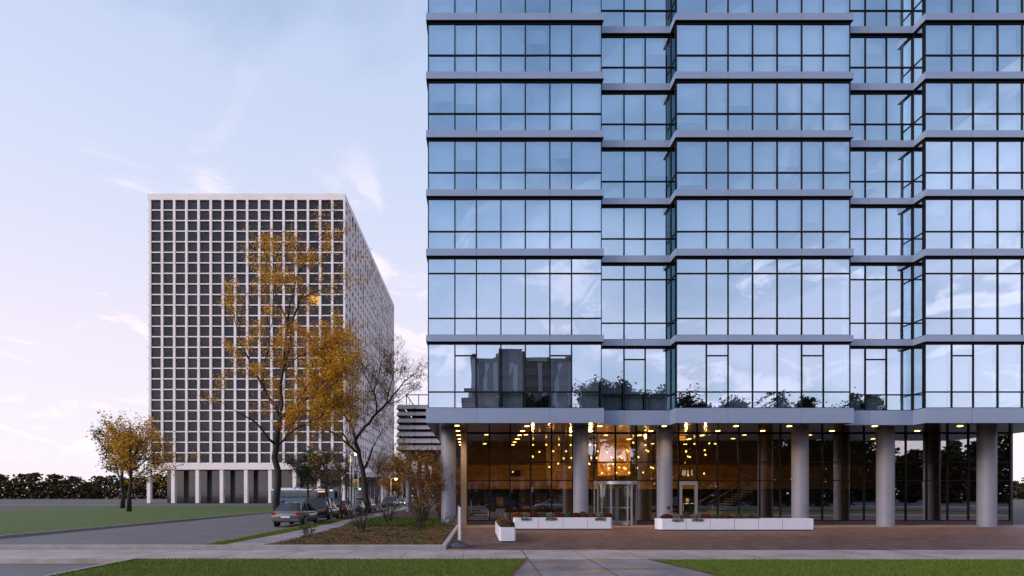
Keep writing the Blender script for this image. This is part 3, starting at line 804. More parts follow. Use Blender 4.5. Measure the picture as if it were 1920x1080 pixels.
# ------------------------------------------------------------------ planters
def planter(label, x0, x1, y0, y1, h, segs, along, cham=False):
    r = thing('planter', label, 'planter', ((x0+x1)/2, (y0+y1)/2, 0))
    b = .05 if not cham else .16
    poly = [(x0+b, y0), (x1-.05, y0), (x1, y0+.05), (x1, y1), (x0, y1), (x0, y0+b*1.6)]
    mb = MB(); mb.prism([(x0+.08, y0+.06), (x1-.06, y0+.06), (x1-.06, y1-.05), (x0+.08, y1-.05)], .0, .05); mb.build('plinth', M['dark_metal'], r)
    n = len(poly)
    cxm, cym = (x0+x1)/2, (y0+y1)/2
    inner = [(p[0] + (.04 if p[0] < cxm else -.04), p[1] + (.04 if p[1] < cym else -.04)) for p in poly]
    mb = MB()
    for i in range(n):
        a, c = poly[i], poly[(i+1) % n]; ia, ic = inner[i], inner[(i+1) % n]
        mb.face([(*a, .05), (*c, .05), (*c, h), (*a, h)]); mb.face([(*a, h), (*c, h), (*ic, h), (*ia, h)]); mb.face([(*ia, h), (*ic, h), (*ic, h-.2), (*ia, h-.2)])
    mb.face([(*p, .05) for p in reversed(poly)])
    mb.build('box', M['white'], r)
    mb = MB(); mb.face([(*p, h-.07) for p in inner]); mb.build('soil', M['soil'], r)
    mb = MB()
    for s in segs:
        if along == 'x': mb.box(s-.008, s+.008, y0-.003, y0+.02, .06, h-.012)
        else: mb.box(x0-.003, x0+.02, s-.008, s+.008, .06, h-.012)
    mb.build('seam', M['band_joint'], r)
    return r
HP1 = .57
x1a, x1b = px(936.3, 19.0), px(967, 19.0)
planter('short white planter set end-on, nearest the pavement', x1a, x1b, 19.0, 23.5, HP1, (20.4, 21.9), 'y')
planter('long white planter in front of the lobby left of the revolving door', px(963.5, 26.2), px(1147, 26.2), 26.2, 26.85, .63, [px(p, 26.2) for p in (1009.4, 1055.6, 1101)], 'x')
planter('long white planter with a chamfered end below the 811 door', px(1236, 25.5), px(1236, 25.5)+7.8, 25.5, 26.15, .60, [px(p, 25.5) for p in (1286.5, 1331.5, 1377, 1422, 1467)], 'x', True)
def mum(label, x, y, z, rx, h, m, n=420, trail=False, group=None):
    g = random.Random(int(x*1000+y*77))
    r = thing('bedding_plant', label, 'plant', (x, y, z))
    mb = MB(); k = 0
    for _ in range(n):
        u = g.uniform(-1, 1); a = g.uniform(0, 6.28); q = math.sqrt(max(0, 1-u*u))
        rad = g.uniform(.75, 1.03)
        p = (x + rx*q*math.cos(a)*rad, y + .26*q*math.sin(a)*rad, z + .06 + h*(.05+abs(u)*rad))
        if trail and g.random() < .3: p = (p[0], y - .30 - g.random()*.06, z + .05 - g.random()*.13)
        mb.leaf(p, g.uniform(.05, .085), g.uniform(.03, .06), g)
    mb.build('flowers' if not trail else 'foliage', M[m], r)
    mb = MB()
    for _ in range(7):
        a = g.uniform(0, 6.28); mb.tube([(x, y, z-.06), (x+.3*rx*math.cos(a), y+.1*math.sin(a), z+h*.3), (x+.7*rx*math.cos(a), y+.2*math.sin(a), z+h*.65)], [.01, .007, .004], 4)
    for _ in range(160):
        a = g.uniform(0, 6.28); q = math.sqrt(g.random())*.85
        mb.leaf((x+rx*q*math.cos(a), y+.24*q*math.sin(a), z+h*g.uniform(0, .55)), .07, .035, g)
    mb.build('stems', M['green_mum'], r)
zt = .57
LPl = 'in the long planter'
for p, m, lab, tr, hh in ((970, 'orange_mum', 'orange chrysanthemum clump at the left end ' + LPl, False, .20), (985.5, 'white_mum', 'silvery trailing plant spilling over the rim just right of the orange clump', True, .17),
        (1000, 'red_mum', 'red chrysanthemum clump right of the silvery trailing plant, left half of long planter', False, .22), (1017, 'green_mum', 'dark green clump between the left red clump and the pale trailing plant', False, .17),
        (1031.5, 'white_mum', 'pale cream trailing plant in the middle ' + LPl, True, .18), (1047, 'red_mum', 'red chrysanthemum clump near the middle ' + LPl, False, .22),
        (1065, 'green_mum', 'wide dark green clump in front of the middle column', False, .20), (1080, 'red_mum', 'small red clump at the foot of the middle column', False, .17),
        (1093, 'purple_mum', 'dull purple clump in front of the right edge of the middle column', False, .24), (1109, 'purple_mum', 'brownish purple clump right of the middle column', False, .18), (1123, 'white_mum', 'silvery trailing plant near the right end ' + LPl, True, .20),
        (1138, 'red_mum', 'dark red chrysanthemum clump at the right end ' + LPl, False, .19)):
    mum(lab, px(p, 26.52), 26.52, zt, .30, hh+.05, m, n=700, trail=tr)
for k, (y, m, lab) in enumerate(((19.35, 'purple_mum', 'green and purple clump at the front of the short planter'), (20.1, 'red_mum', 'dull red clump second from the front in the short planter'),
        (20.9, 'yellow_mum', 'olive clump in the middle of the short planter'), (21.7, 'orange_mum', 'rusty orange clump towards the back of the short planter'), (22.6, 'yellow_mum', 'yellow-green clump at the back end of the short planter'))):
    mum(lab, (x1a+x1b)/2 + (-.03 if k % 2 else .02), y, HP1-.06, .29, .24, m, n=520)
for p, m, lab, tr in ((1250, 'red_mum', 'dark red clump at the chamfered end of the right planter', False), (1266, 'white_mum', 'grey-green trailing plant beside the dark red clump, right planter', True), (1284, 'purple_mum', 'brownish clump below the 811 door in the right planter', False),
        (1303, 'white_mum', 'silvery trailing plant below the 811 door in the right planter', True), (1322, 'red_mum', 'bright red clump in the right planter, right of the 811 door', False), (1341, 'green_mum', 'green clump right of the bright red one in the right planter', False), (1362, 'red_mum', 'red clump in the far right stretch of the right planter', False), (1386, 'purple_mum', 'purple clump in the far right stretch of the right planter', False), (1412, 'green_mum', 'dark green clump farthest right in the right planter', False)):
    mum(lab, px(p, 25.82), 25.82, .54, .31, .21, m, n=620, trail=tr)

# ------------------------------------------------------------------ portable sign, seen edge-on
t = thing('portable_sign', 'white portable sign board seen edge-on in a grey weighted base', 'sign', (px(861, 17.0), 17.1, 0))
cx = px(860.8, 17.0)
mb = MB(); rings = []
for z, kx_, ky_ in ((0, .32, .46), (.045, .32, .46), (.09, .26, .38), (.14, .10, .2), (.15, .06, .12)):
    rings.append([(cx + kx_*math.copysign(abs(math.cos(a))**.6, math.cos(a)), 17.35 + ky_*math.copysign(abs(math.sin(a))**.6, math.sin(a)), z+.001) for a in [2*math.pi*k/28 for k in range(28)]])
mb.loft(rings); mb.build('base', M['grey_plastic'], t, smooth=False)
mb = MB(); mb.box(cx-.02, cx+.02, 17.2, 17.5, .15, .24); mb.build('stem', M['dark_metal'], t)
mb = MB(); mb.bbox(cx-.012, cx+.048, 17.05, 17.65, .24, 1.36, .012); mb.build('board', M['white'], t)
mb = MB(); mb.bbox(cx-.045, cx-.016, 17.08, 17.62, .26, 1.42, .01); mb.build('insert', M['pole'], t)

# ------------------------------------------------------------------ white high-rise
WY, WX = 132.0, px(647, 132)
SW = WY/F
wt = thing('white_slab_high_rise', 'tall white precast slab tower with a grid of dark windows', 'building', (WX-20, WY+38, -.1))
NB, NF, NS = 16, 25, 24
bay, pitch = 22.8*SW, 19.8*SW
ztop = pz(363, WY); zw = pz(374.6, WY)
zbase = zw - NF*pitch
xl = WX - .5 - NB*bay - .3
LS = NS*3.17 + .9
mb = MB()
mb.box(xl+.6, WX-.6, WY+.6, WY+LS-.6, zbase-.3, ztop-.4)                  # body behind the grid
body = mb.build('wall', M['wtower'], wt)
mb = MB(); mb.prism([(xl, WY), (WX, WY), (WX, WY+LS), (xl, WY+LS)], zw, ztop); mb.build('parapet', M['wtower'], wt)
mb = MB()
pw = .60
for k in range(NB+1):
    xr = WX - .5 - k*bay
    if k == 0: mb.box(WX-.5, WX, WY, WY+.6, zbase-.6, zw)
    else: mb.box(xr, xr+pw, WY, WY+.6, zbase-.6, zw)
for k in range(1, NS+1):
    yk = WY + .45 + k*3.17
    mb.box(WX-.6, WX+.0, yk-.45, yk+.25, zbase-.6, zw)
for f in range(NF+1):
    z = zw - f*pitch
    if f > 0:
        mb.box(xl, WX-.5, WY+.10, WY+.6, z-.01, z+.29)
        mb.box(WX-.6, WX-.22, WY+.6, WY+LS, z-.01, z+.29)
mb.box(xl, WX-.004, WY+.004, WY+LS, zbase-1.5, zbase-.02)
mb.build('grid_piers', M['wtower'], wt)
gl = MB(); gw = random.Random(4)
# white panels painted as sky reflections, radiators below each sill stay inside the window part
def wwin(st, x0, x1, z0, z1, lit=False):
    mb = st or MB()
    mb.face([(x0, WY+.42, z0), (x1, WY+.42, z0), (x1, WY+.42, z1), (x0, WY+.42, z1)], 0)
    mb.box(x0+.55*(1+gw.random()*.4), x1-.6*(1+gw.random()*.4), WY+.39, WY+.43, z0+.02, z0+.7*gw.uniform(.7, 1.1), 1)
    if not st: mb.build('window', [M['wlit'] if lit else M['wfront'], M['podium_dark']], wt)
for k in range(NB):
    x1 = WX - .5 - k*bay; x0 = x1 - bay + pw
    for f in range(NF):
        z1 = zw - f*pitch; z0 = z1 - pitch + .29
        wwin(None if k < 3 else gl, x0, x1, z0, z1, (k == 2 and f == 9))
for k in range(NS):
    y0 = WY + .45 + k*3.17 + .25; y1 = WY + .45 + (k+1)*3.17 - .45
    if k == 0: y0 = WY + .6
    for f in range(NF):
        z1 = zw - f*pitch; z0 = z1 - pitch + .29
        st = gl if k > 0 else MB()
        t = gw.gauss(0, .02)
        st.face([(WX-.30, y0, z0), (WX-.30+t, y1, z0), (WX-.30+t, y1, z1), (WX-.30, y0, z1)], 0)
        st.box(WX-.32, WX-.26, (y0+y1)/2-.05, (y0+y1)/2+.05, z0, z1, 2)
        if gw.random() < .95:  # white upper panel paints in the bright sky mirrored by the pane
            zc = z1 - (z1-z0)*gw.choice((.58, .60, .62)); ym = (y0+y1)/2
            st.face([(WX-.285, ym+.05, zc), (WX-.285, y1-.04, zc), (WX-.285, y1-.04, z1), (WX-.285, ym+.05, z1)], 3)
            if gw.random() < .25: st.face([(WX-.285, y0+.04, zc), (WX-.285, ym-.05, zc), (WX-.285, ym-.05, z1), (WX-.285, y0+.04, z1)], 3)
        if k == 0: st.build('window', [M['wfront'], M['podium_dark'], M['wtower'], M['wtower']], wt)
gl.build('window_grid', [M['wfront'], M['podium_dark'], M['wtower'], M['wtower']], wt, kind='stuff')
# open ground storey on columns, with a dark glazed hall set back
mb = MB(); mb.box(xl+3, WX-2.5, WY+3.5, WY+LS-3, -.1, zbase-1.5); mb.build('ground_storey', M['wglass'], wt)
for k in range(0, NB+1, 2):
    mb = MB(); mb.box(WX-1.1-k*bay, WX-.2-k*bay, WY+.2, WY+1.1, -.1, zbase-1.5); mb.build('ground_column', M['wtower'], wt)
for k in range(2, NS+1, 2):
    mb = MB(); mb.box(WX-1.1, WX-.2, WY+k*3.17, WY+k*3.17+.9, -.1, zbase-1.5); mb.build('ground_column', M['wtower'], wt)
mb = MB(); mb.box(WX-6, WX+9, WY+6, WY+46, 6.9, 8.3); mb.build('canopy', M['wtower'], wt)
for k in range(9):
    mb = MB(); mb.box(WX+8, WX+8.5, WY+7+k*4.6, WY+7.5+k*4.6, -.1, 6.9); mb.build('canopy_column', M['wtower'], wt)

# ------------------------------------------------------------------ parking podium behind the tower
PY = 53.0
pd = thing('parking_podium', 'raised car-park podium clad in grey horizontal metal fins, behind the tower', 'building', (-2, 62, 0))
x0p, x1p, y1p = px(746, PY), 9.0, 84.0
fin = [(759, 766), (772, 778.6), (784.6, 791.6), (797.2, 804.4), (809.6, 817.2), (821.8, 830.2), (834.4, 843)]
for a, b in fin:
    z1, z0 = pz(a, PY), pz(b+.3, PY-.3)
    top = [(x0p, PY), (x1p, PY), (x1p, y1p), (x0p, y1p)]
    bot = [(x0p-.12, PY-.30), (x1p, PY-.30), (x1p, y1p), (x0p-.12, y1p)]
    innr = [(x0p+.3, PY+.08), (x1p, PY+.08), (x1p, y1p), (x0p+.3, y1p)]
    mb = MB()
    mb.face([(*bot[0], z0), (*bot[1], z0), (*top[1], z1), (*top[0], z1)]); mb.face([(*bot[3], z0), (*bot[0], z0), (*top[0], z1), (*top[3], z1)])
    mb.face([(*innr[0], z1), (*top[0], z1), (*top[1], z1), (*innr[1], z1)]); mb.face([(*innr[3], z1), (*top[3], z1), (*top[0], z1), (*innr[0], z1)])
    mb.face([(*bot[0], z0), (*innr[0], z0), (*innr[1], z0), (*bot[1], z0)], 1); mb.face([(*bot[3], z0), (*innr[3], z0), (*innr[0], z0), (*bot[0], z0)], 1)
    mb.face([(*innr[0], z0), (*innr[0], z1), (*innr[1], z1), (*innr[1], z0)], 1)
    for jx in (778, 810, 842): mb.box(px(jx, PY)-.02, px(jx, PY)+.02, PY-.31, PY-.1, z0+.0, z0+.10, 1)
    for jx in (778, 810):
        X = px(jx, PY); mb.face([(X-.015, PY-.304, z0), (X+.015, PY-.304, z0), (X+.015, PY-.004, z1), (X-.015, PY-.004, z1)], 1)
    mb.build('fin', [M['podium'], M['podium_dark']], pd)
zb = pz(843, PY); zt2 = pz(759, PY)
mb = MB()
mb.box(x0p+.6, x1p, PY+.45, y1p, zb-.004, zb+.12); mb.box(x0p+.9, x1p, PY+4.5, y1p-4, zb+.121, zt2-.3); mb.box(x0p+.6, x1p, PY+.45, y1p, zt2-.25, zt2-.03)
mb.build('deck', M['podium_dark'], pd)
for a, yy, rr in ((766.5, 53.7, .31), (786.5, 66, .30), (800, 77, .30), (830, 53.7, .31)):
    mb = MB(); X = px(a, yy); mb.lathe([(rr, 0), (rr, zb-.01)], (X, yy, 0), 24); mb.build('column', M['concrete_col'], pd)
mb = MB(); X0, X1 = px(811, 57), 9.0
mb.box(X0+.06, X1, 57.06, 57.4, 3.0, zb-.006, 1)
for k in range(18): mb.box(X0+.05, X1, 57, 57.1, 3.05+.19*k, 3.17+.19*k, 0)
for xx in (X0, px(822, 57), px(858, 57)): mb.box(xx-.06, xx+.06, 56.97, 57.12, 3.0, zb-.006, 0)
mb.build('louver_wall', [M['louver'], M['podium_dark']], pd)
mb = MB(); mb.box(X0+.3, X1, 57.5, 57.9, 0, 2.99); mb.build('ground_wall', M['darkwall'], pd)
mb = MB()
rx0 = px(762, PY+.3)
for zz in (zt2+1.1,): mb.tube([(rx0, PY+.3, zz), (x1p, PY+.3, zz)], .05, 6); mb.tube([(rx0, PY+.3, zz), (rx0, y1p, zz)], .05, 6)
for xx in (rx0, px(784.5, PY), px(807, PY), px(830, PY)): mb.tube([(xx, PY+.3, zt2-.03), (xx, PY+.3, zt2+1.1)], .045, 6)
for k in range(1, 12): mb.tube([(rx0, PY+.3+k*2.4, zt2-.03), (rx0, PY+.3+k*2.4, zt2+1.1)], .025, 6)
mb.build('railing', M['dark_metal'], pd)

# ------------------------------------------------------------------ trees
def twigs(wood, leaves, p, d, ln, r, lev, g, dens, lsz, droop=0.0, lm=None, upb=.22):
    n = 4 if lev > 0 else 3
    pts = [Vector(p)]; d = Vector(d).normalized()
    for k in range(n):
        d = (d + Vector((g.gauss(0, .17), g.gauss(0, .17), g.gauss(0, .14) + upb*.35 - droop))).normalized()
        pts.append(pts[-1] + d*ln/n)
    wood.tube(pts, [max(.004, r*(1-.75*k/n)) for k in range(n+1)], 5 if r > .03 else 4, cap=False)
    if lev == 0:
        for _ in range(dens if dens >= 1 and isinstance(dens, int) else (1 if g.random() < dens else 0)):
            q = pts[g.randrange(1, n+1)]
            s = lsz*g.uniform(.6, 1.25)
            leaves.leaf(q + Vector((g.gauss(0, lsz*.9), g.gauss(0, lsz*.9), g.gauss(0, lsz*.8))), s, s*.45, g, lm)
        return
    m = g.choice((3, 4, 4, 5)) if lev > 1 else g.choice((4, 5, 6))
    for k in range(m):
        t = .25 + .75*(k+g.random())/m
        i = min(n-1, int(t*n)); q = pts[i].lerp(pts[i+1], t*n-i)
        e = (pts[i+1]-pts[i]).normalized()
        sd_ = Vector((g.gauss(0, 1), g.gauss(0, 1), g.gauss(0, .8)))
        sd_ -= e*sd_.dot(e)
        if sd_.length < .05: continue
        nd = (e*g.uniform(.5, 1.0) + sd_.normalized()*g.uniform(.5, .95) + Vector((0, 0, upb))).normalized()
        twigs(wood, leaves, q, nd, ln*g.uniform(.45, .72), max(.005, r*.45), lev-1, g, dens, lsz, droop, lm, upb)

def limb_tree(name, label, z, limbs, seed, wood_m, leaf_ms, dens_f, lsz, group=None, twl=2.0, lev=2):
    """limbs: list of (points in photo px, start radius, end radius, leaf material index, twig spacing m, depth drift)"""
    g = random.Random(seed)
    b0 = limbs[0][0][0]
    base = (px(b0[0], z), z, 0.0)
    r = thing(name, label, 'tree', base)
    wood, lv = MB(), MB()
    end_depth = {}
    for li, (pts, r0, r1, lm, sp, drift) in enumerate(limbs):
        key = tuple(pts[0]); d0 = end_depth.get(key, 0.0)
        P = []
        for k, (a, b) in enumerate(pts):
            zz = z + d0 + drift*k/max(1, len(pts)-1)
            end_depth[(a, b)] = d0 + drift*k/max(1, len(pts)-1)
            P.append(Vector((px(a, zz), zz, pz(b, zz))))
        # finer wander between the given points
        Q = [P[0]]
        for k in range(len(P)-1):
            L_ = (P[k+1]-P[k]).length
            for t in (.33, .66): Q.append(P[k].lerp(P[k+1], t) + Vector((g.gauss(0, .025), g.gauss(0, .05), g.gauss(0, .02)))*L_)
            Q.append(P[k+1])
        if li == 0: Q[0].z = -.05
        nq = len(Q)
        wood.tube(Q, [r0 + (r1-r0)*k/(nq-1) for k in range(nq)], 9 if r0 > .12 else 6, cap=True)
        if sp:
            tot = 0
            for k in range(nq-1):
                e = (Q[k+1]-Q[k]); L_ = e.length; e.normalize()
                cnt = L_/sp*(.35 + .9*k/nq)
                cnt = int(cnt) + (1 if g.random() < cnt-int(cnt) else 0)
                for _ in range(cnt):
                    q = Q[k].lerp(Q[k+1], g.random())
                    s = Vector((g.gauss(0, 1), g.gauss(0, 1), g.gauss(.2, .9))); s -= e*s.dot(e)*.6
                    twigs(wood, lv, q, (e*.7+s.normalized()).normalized(), twl*g.uniform(.6, 1.25), .028 + .12*max(0, r1), lev, g, dens_f[lm], lsz, lm=lm)
            twigs(wood, lv, Q[-1], (Q[-1]-Q[-2]), twl*1.2, max(.02, r1*.8), lev, g, dens_f[lm], lsz, lm=lm)
    wood.build('trunk', wood_m, r, smooth=True)
    lv.build('crown', leaf_ms, r)
    return r
limb_tree('street_tree', 'leaning street tree with a forked dark trunk and thinning rusty leaves', 51.0, [
    ([(690,963),(685,920),(680,882),(673,852),(666,826)], .30, .20, 1, 0, 0.0),
    ([(666,826),(684,800),(705,776),(725,757),(742,736),(758,714),(776,703)], .17, .03, 1, .42, 1.5),
    ([(725,757),(745,753),(757,745),(766,738)], .06, .02, 1, 1.0, 1.0),
    ([(705,776),(706,755),(700,735),(690,712),(676,692)], .10, .02, 1, .30, -1.5),
    ([(725,757),(732,722),(740,697),(745,682)], .07, .02, 1, .36, .8),
    ([(700,735),(708,712),(712,690),(715,676)], .05, .015, 1, .35, 1.2),
    ([(666,826),(660,800),(655,772),(660,742),(666,716),(672,690)], .11, .02, 1, .32, 2.0),
    ([(660,800),(642,772),(630,742),(622,712)], .09, .02, 0, .5, -2.0),
    ([(673,852),(655,835),(630,815),(605,800),(582,792)], .15, .03, 0, .8, -1.0),
    ([(655,835),(640,803),(620,778),(600,762)], .10, .02, 0, .6, 2.0),
    ([(630,815),(612,806),(596,815),(580,822)], .06, .02, 1, .8, -2.5),
    ([(680,882),(692,860),(699,838)], .14, .09, 1, 0, .6),
    ([(699,838),(712,815),(722,800)], .06, .02, 1, 1.4, 1.5)],
    21, M['bark'], [M['gold'], M['rust']], [9, 6], .16, twl=1.7)
limb_tree('golden_tree', 'golden-leaved street tree spreading in from the left in front of the white tower', 42.0, [
    ([(520,974),(522,905),(519,835),(525,782)], .30, .20, 0, 0, 0.0),
    ([(525,782),(560,758),(590,735),(618,706),(638,682)], .15, .03, 0, .26, -1.5),
    ([(525,782),(556,772),(590,768),(622,756),(648,738)], .13, .03, 0, .26, 2.5),
    ([(560,758),(580,715),(604,690),(628,664)], .09, .02, 0, .24, 1.5),
    ([(519,835),(552,806),(585,788),(610,776)], .10, .03, 0, .45, -2.5),
    ([(590,735),(612,728),(640,712)], .06, .02, 0, .26, -2.0),
    ([(525,782),(530,700),(545,622),(562,560),(588,548),(612,543)], .13, .015, 0, 1.1, -1.0),
    ([(530,700),(540,600),(555,522),(574,480),(592,455)], .10, .015, 0, 1.1, 2.0),
    ([(562,560),(582,530),(598,514)], .04, .012, 0, 1.3, 1.0),
    ([(545,622),(520,560),(505,490)], .08, .02, 0, 1.0, 2.0),
    ([(525,782),(492,722),(462,665),(440,600)], .15, .03, 0, .9, 1.5),
    ([(519,835),(480,792),(440,770)], .12, .03, 0, .8, -2.0),
    ([(530,700),(560,668),(590,655),(615,650)], .06, .02, 0, .3, -1.5),
    ([(492,722),(505,650),(512,580)], .07, .02, 0, .9, -2.0)],
    33, M['bark'], [M['gold']], [13], .19, twl=1.9)

def rtree(name, label, x, y, h, cr, seed, leaf, dens=3, lsz=.3, limbs=7, tr=None, lev=2, wood=None, group=None, z0=0.0, ff=None):
    g = random.Random(seed)
    r = thing(name, label, 'tree', (x, y, z0), group=group)
    w, lv = MB(), MB()
    tr = tr or h*.022
    fork = h*(ff or g.uniform(.26, .36))
    top = Vector((x+g.gauss(0, .03*h), y+g.gauss(0, .03*h), z0+h*.8))
    P = [Vector((x, y, z0-.05)), Vector((x+g.gauss(0, .01*h), y, z0+fork*.5)), Vector((x+g.gauss(0, .015*h), y, z0+fork)), Vector((x, y, z0+max(h*.55, fork*1.05))).lerp(top, .5), top]
    w.tube(P, [tr*1.25, tr, tr*.85, tr*.5, tr*.15], 8)
    for k in range(limbs):
        t = k/limbs
        q = P[2].lerp(P[4], t*.8) if k else P[2]
        a = 2.4*k + g.uniform(-.4, .4)
        e = .35 + .9*t
        d = Vector((math.cos(a), math.sin(a), e)).normalized()
        ln = cr*(1.15-.45*t)*g.uniform(.8, 1.1)
        pts = [q]
        for s in range(4):
            d = (d + Vector((g.gauss(0, .12), g.gauss(0, .12), .06))).normalized(); pts.append(pts[-1]+d*ln/4)
        w.tube(pts, [tr*.5*(1-.2*s) for s in range(5)], 6, cap=False)
        for s in range(1, 5):
            for _ in range(2):
                sdv = Vector((g.gauss(0, 1), g.gauss(0, 1), g.gauss(.3, .7))).normalized()
                twigs(w, lv, pts[s], (d*.4+sdv).normalized(), cr*.42*g.uniform(.7, 1.2), tr*.16, lev, g, dens, lsz)
    twigs(w, lv, top, (0, 0, 1), cr*.5, tr*.2, lev, g, dens, lsz)
    w.build('trunk', wood or M['bark'], r, smooth=True)
    if lv.f: lv.build('crown', leaf, r)
    return r
# thin tree and darker trees left of the lamp post, and trees down the street
rtree('young_tree', 'thin young tree with a slender grey trunk on the parkway left of the lamp post', px(641, 39.0), 39.0, 7.2, 1.1, 11, M['rust'], 1, .12, 5, .055, wood=M['bark_pale'])
rtree('dark_tree', 'small dark spreading tree behind the parked cars, in front of the white tower base', px(611, 78), 78, 8.5, 3.6, 12, M['olive_leaf'], 3, .28, 7, .2)
rtree('dark_tree', 'dark leafy tree at the far left beyond the parked cars', px(578, 86), 86, 8.5, 4.0, 13, M['dark_leaf'], 5, .34, 7, .2)
rtree('dark_tree', 'dark bushy tree between the lamp post and the white tower, beyond the street', px(655, 108), 108, 9.0, 3.4, 14, M['olive_leaf'], 3, .36, 7, .2)
rtree('dark_tree', 'bare brown tree down the street right of the leaning tree', px(706, 104), 104, 11.0, 4.0, 15, M['rust'], 1, .3, 8, .2)
rtree('dark_tree', 'bare twiggy tree farther down the street beside the headlights', px(728, 125), 125, 12.0, 4.0, 16, M['rust'], 1, .34, 8, .2)
rtree('autumn_tree', 'reddish orange tree at the end of the street left of the podium', px(747, 112), 112, 11.5, 3.0, 17, M['orange'], 5, .36, 8, .18)
rtree('autumn_tree', 'smaller russet tree beneath the orange street lamp', px(738, 98), 98, 5.5, 2.2, 18, M['orange'], 4, .3, 7, .13)
rtree('far_tree', 'olive tree across the side street at far left of the white tower', -52, 74, 12, 4.5, 41, M['olive_leaf'], 4, .4, 8)
rtree('far_tree', 'gold-brown tree far left beside the lawn across the side street', -40, 58, 10, 4, 42, M['gold'], 3, .3, 8)
# shrubs in the bed
def shrub(label, x, y, h, sp, n, seed, leaf, dens, lsz, lev=1, rad=.025):
    g = random.Random(seed)
    r = thing('shrub', label, 'shrub', (x, y, .06))
    w, lv = MB(), MB()
    for k in range(n):
        a = 6.28*k/n + g.uniform(-.3, .3); q = sp*g.uniform(.25, 1)
        tip = Vector((x+q*math.cos(a), y+q*math.sin(a), .06+h*g.uniform(.6, .95)))
        b = Vector((x+.1*math.cos(a), y+.1*math.sin(a), .0))
        P = [b, b.lerp(tip, .33)+Vector((-.12*q*math.cos(a), -.12*q*math.sin(a), .05*h)), b.lerp(tip, .68)+Vector((g.gauss(0, .05), g.gauss(0, .05), .03)), tip]
        w.tube(P, [rad, rad*.85, rad*.6, rad*.3], 6, cap=False)
        for s in (1, 2, 2, 3, 3):
            d = (P[min(3, s+1)]-P[s-1]).normalized()
            sd_ = Vector((g.gauss(0, 1), g.gauss(0, 1), g.gauss(.3, .6))).normalized()
            twigs(w, lv, P[s].lerp(P[s-1], g.random()*.6), (d+sd_*.7).normalized(), h*.26*g.uniform(.6, 1.2), rad*.35, lev, g, dens, lsz)
    w.build('stems', M['bark'], r, smooth=True)
    if lv.f: lv.build('leaves', leaf, r)
yb = 950*1.68/68.; shrub('low bare multi-stemmed shrub nearest the side path', px(678, 24.0), 24.0, 1.25, .95, 10, 51, M['rust'], .12, .06, rad=.022)
shrub('bare shrub with upright fanning stems in the middle of the bed', px(729, 29.5), 29.5, 1.9, 1.2, 13, 52, M['rust'], .18, .07, rad=.024)
shrub('tall shrub with sparse orange leaves left of the round column', px(793, 29.0), 29.0, 4.0, 1.6, 17, 53, M['orange'], 3, .12, lev=2, rad=.028)
shrub('russet-leaved shrub close behind the round column', px(828, 31.5), 31.5, 3.3, 1.2, 13, 54, M['orange'], 3, .12, lev=2, rad=.024)
shrub('low bare shrub with few orange leaves in front of the tall orange shrub', px(785, 25.8), 25.8, 1.5, .6, 9, 55, M['orange'], .5, .07, rad=.02)
shrub('small leafless shrub at the left end of the bed kerb', px(577, 20.6), 20.6, .5, .4, 8, 56, M['dark_leaf'], 1, .07, rad=.012)
def sprig(label, x, y, h, seed):
    g = random.Random(seed); r = thing('bedding_plant', label, 'plant', (x, y, .06)); w, lv = MB(), MB()
    for k in range(6):
        a = g.uniform(0, 6.28); t = Vector((x+.3*h*math.cos(a), y+.3*h*math.sin(a), .06+h*g.uniform(.6, 1)))
        w.tube([(x, y, .03), Vector((x, y, .06)).lerp(t, .5)+Vector((0, 0, .08*h)), t], [.008, .006, .003], 4)
        for q in range(7): lv.leaf(Vector((x, y, .06)).lerp(t, .35+.65*g.random())+Vector((g.gauss(0, .04), g.gauss(0, .04), g.gauss(0, .03))), .11, .045, g)
    w.build('stems', M['bark'], r); lv.build('leaves', M['dark_leaf'], r)
sprig('tall dark weed at the left foot of the round column', px(832, 28.1), 28.1, .75, 1)
sprig('tall dark weed at the right foot of the round column', px(847, 28.0), 28.0, .7, 2)

# ------------------------------------------------------------------ cars
def paint(name, col, metal=.3, rough=.22):
    m, nt, p, N, L = nodes(name)
    p.inputs['Base Color'].default_value = (*col, 1); p.inputs['Metallic'].default_value = metal; p.inputs['Roughness'].default_value = rough
    p.inputs['Coat Weight'].default_value = .6; p.inputs['Coat Roughness'].default_value = .05
    tc = N('ShaderNodeTexCoord'); n = N('ShaderNodeTexNoise'); n.inputs['Scale'].default_value = 3; L(tc.outputs['Object'], n.inputs['Vector'])
    mr = N('ShaderNodeMapRange'); mr.inputs[3].default_value = rough*.7; mr.inputs[4].default_value = rough*1.5; L(n.outputs[0], mr.inputs[0]); L(mr.outputs[0], p.inputs['Roughness'])
    return m
P_ = {'grey': paint('paint_grey', (.14, .14, .15), .5), 'black': paint('paint_black', (.010, .011, .013)), 'charcoal': paint('paint_charcoal', (.03, .03, .034), .4),
      'navy': paint('paint_navy', (.012, .018, .035)), 'silver': paint('paint_silver', (.42, .43, .46), .7), 'maroon': paint('paint_maroon', (.06, .012, .012)), 'blue': paint('paint_blue', (.07, .13, .22))}
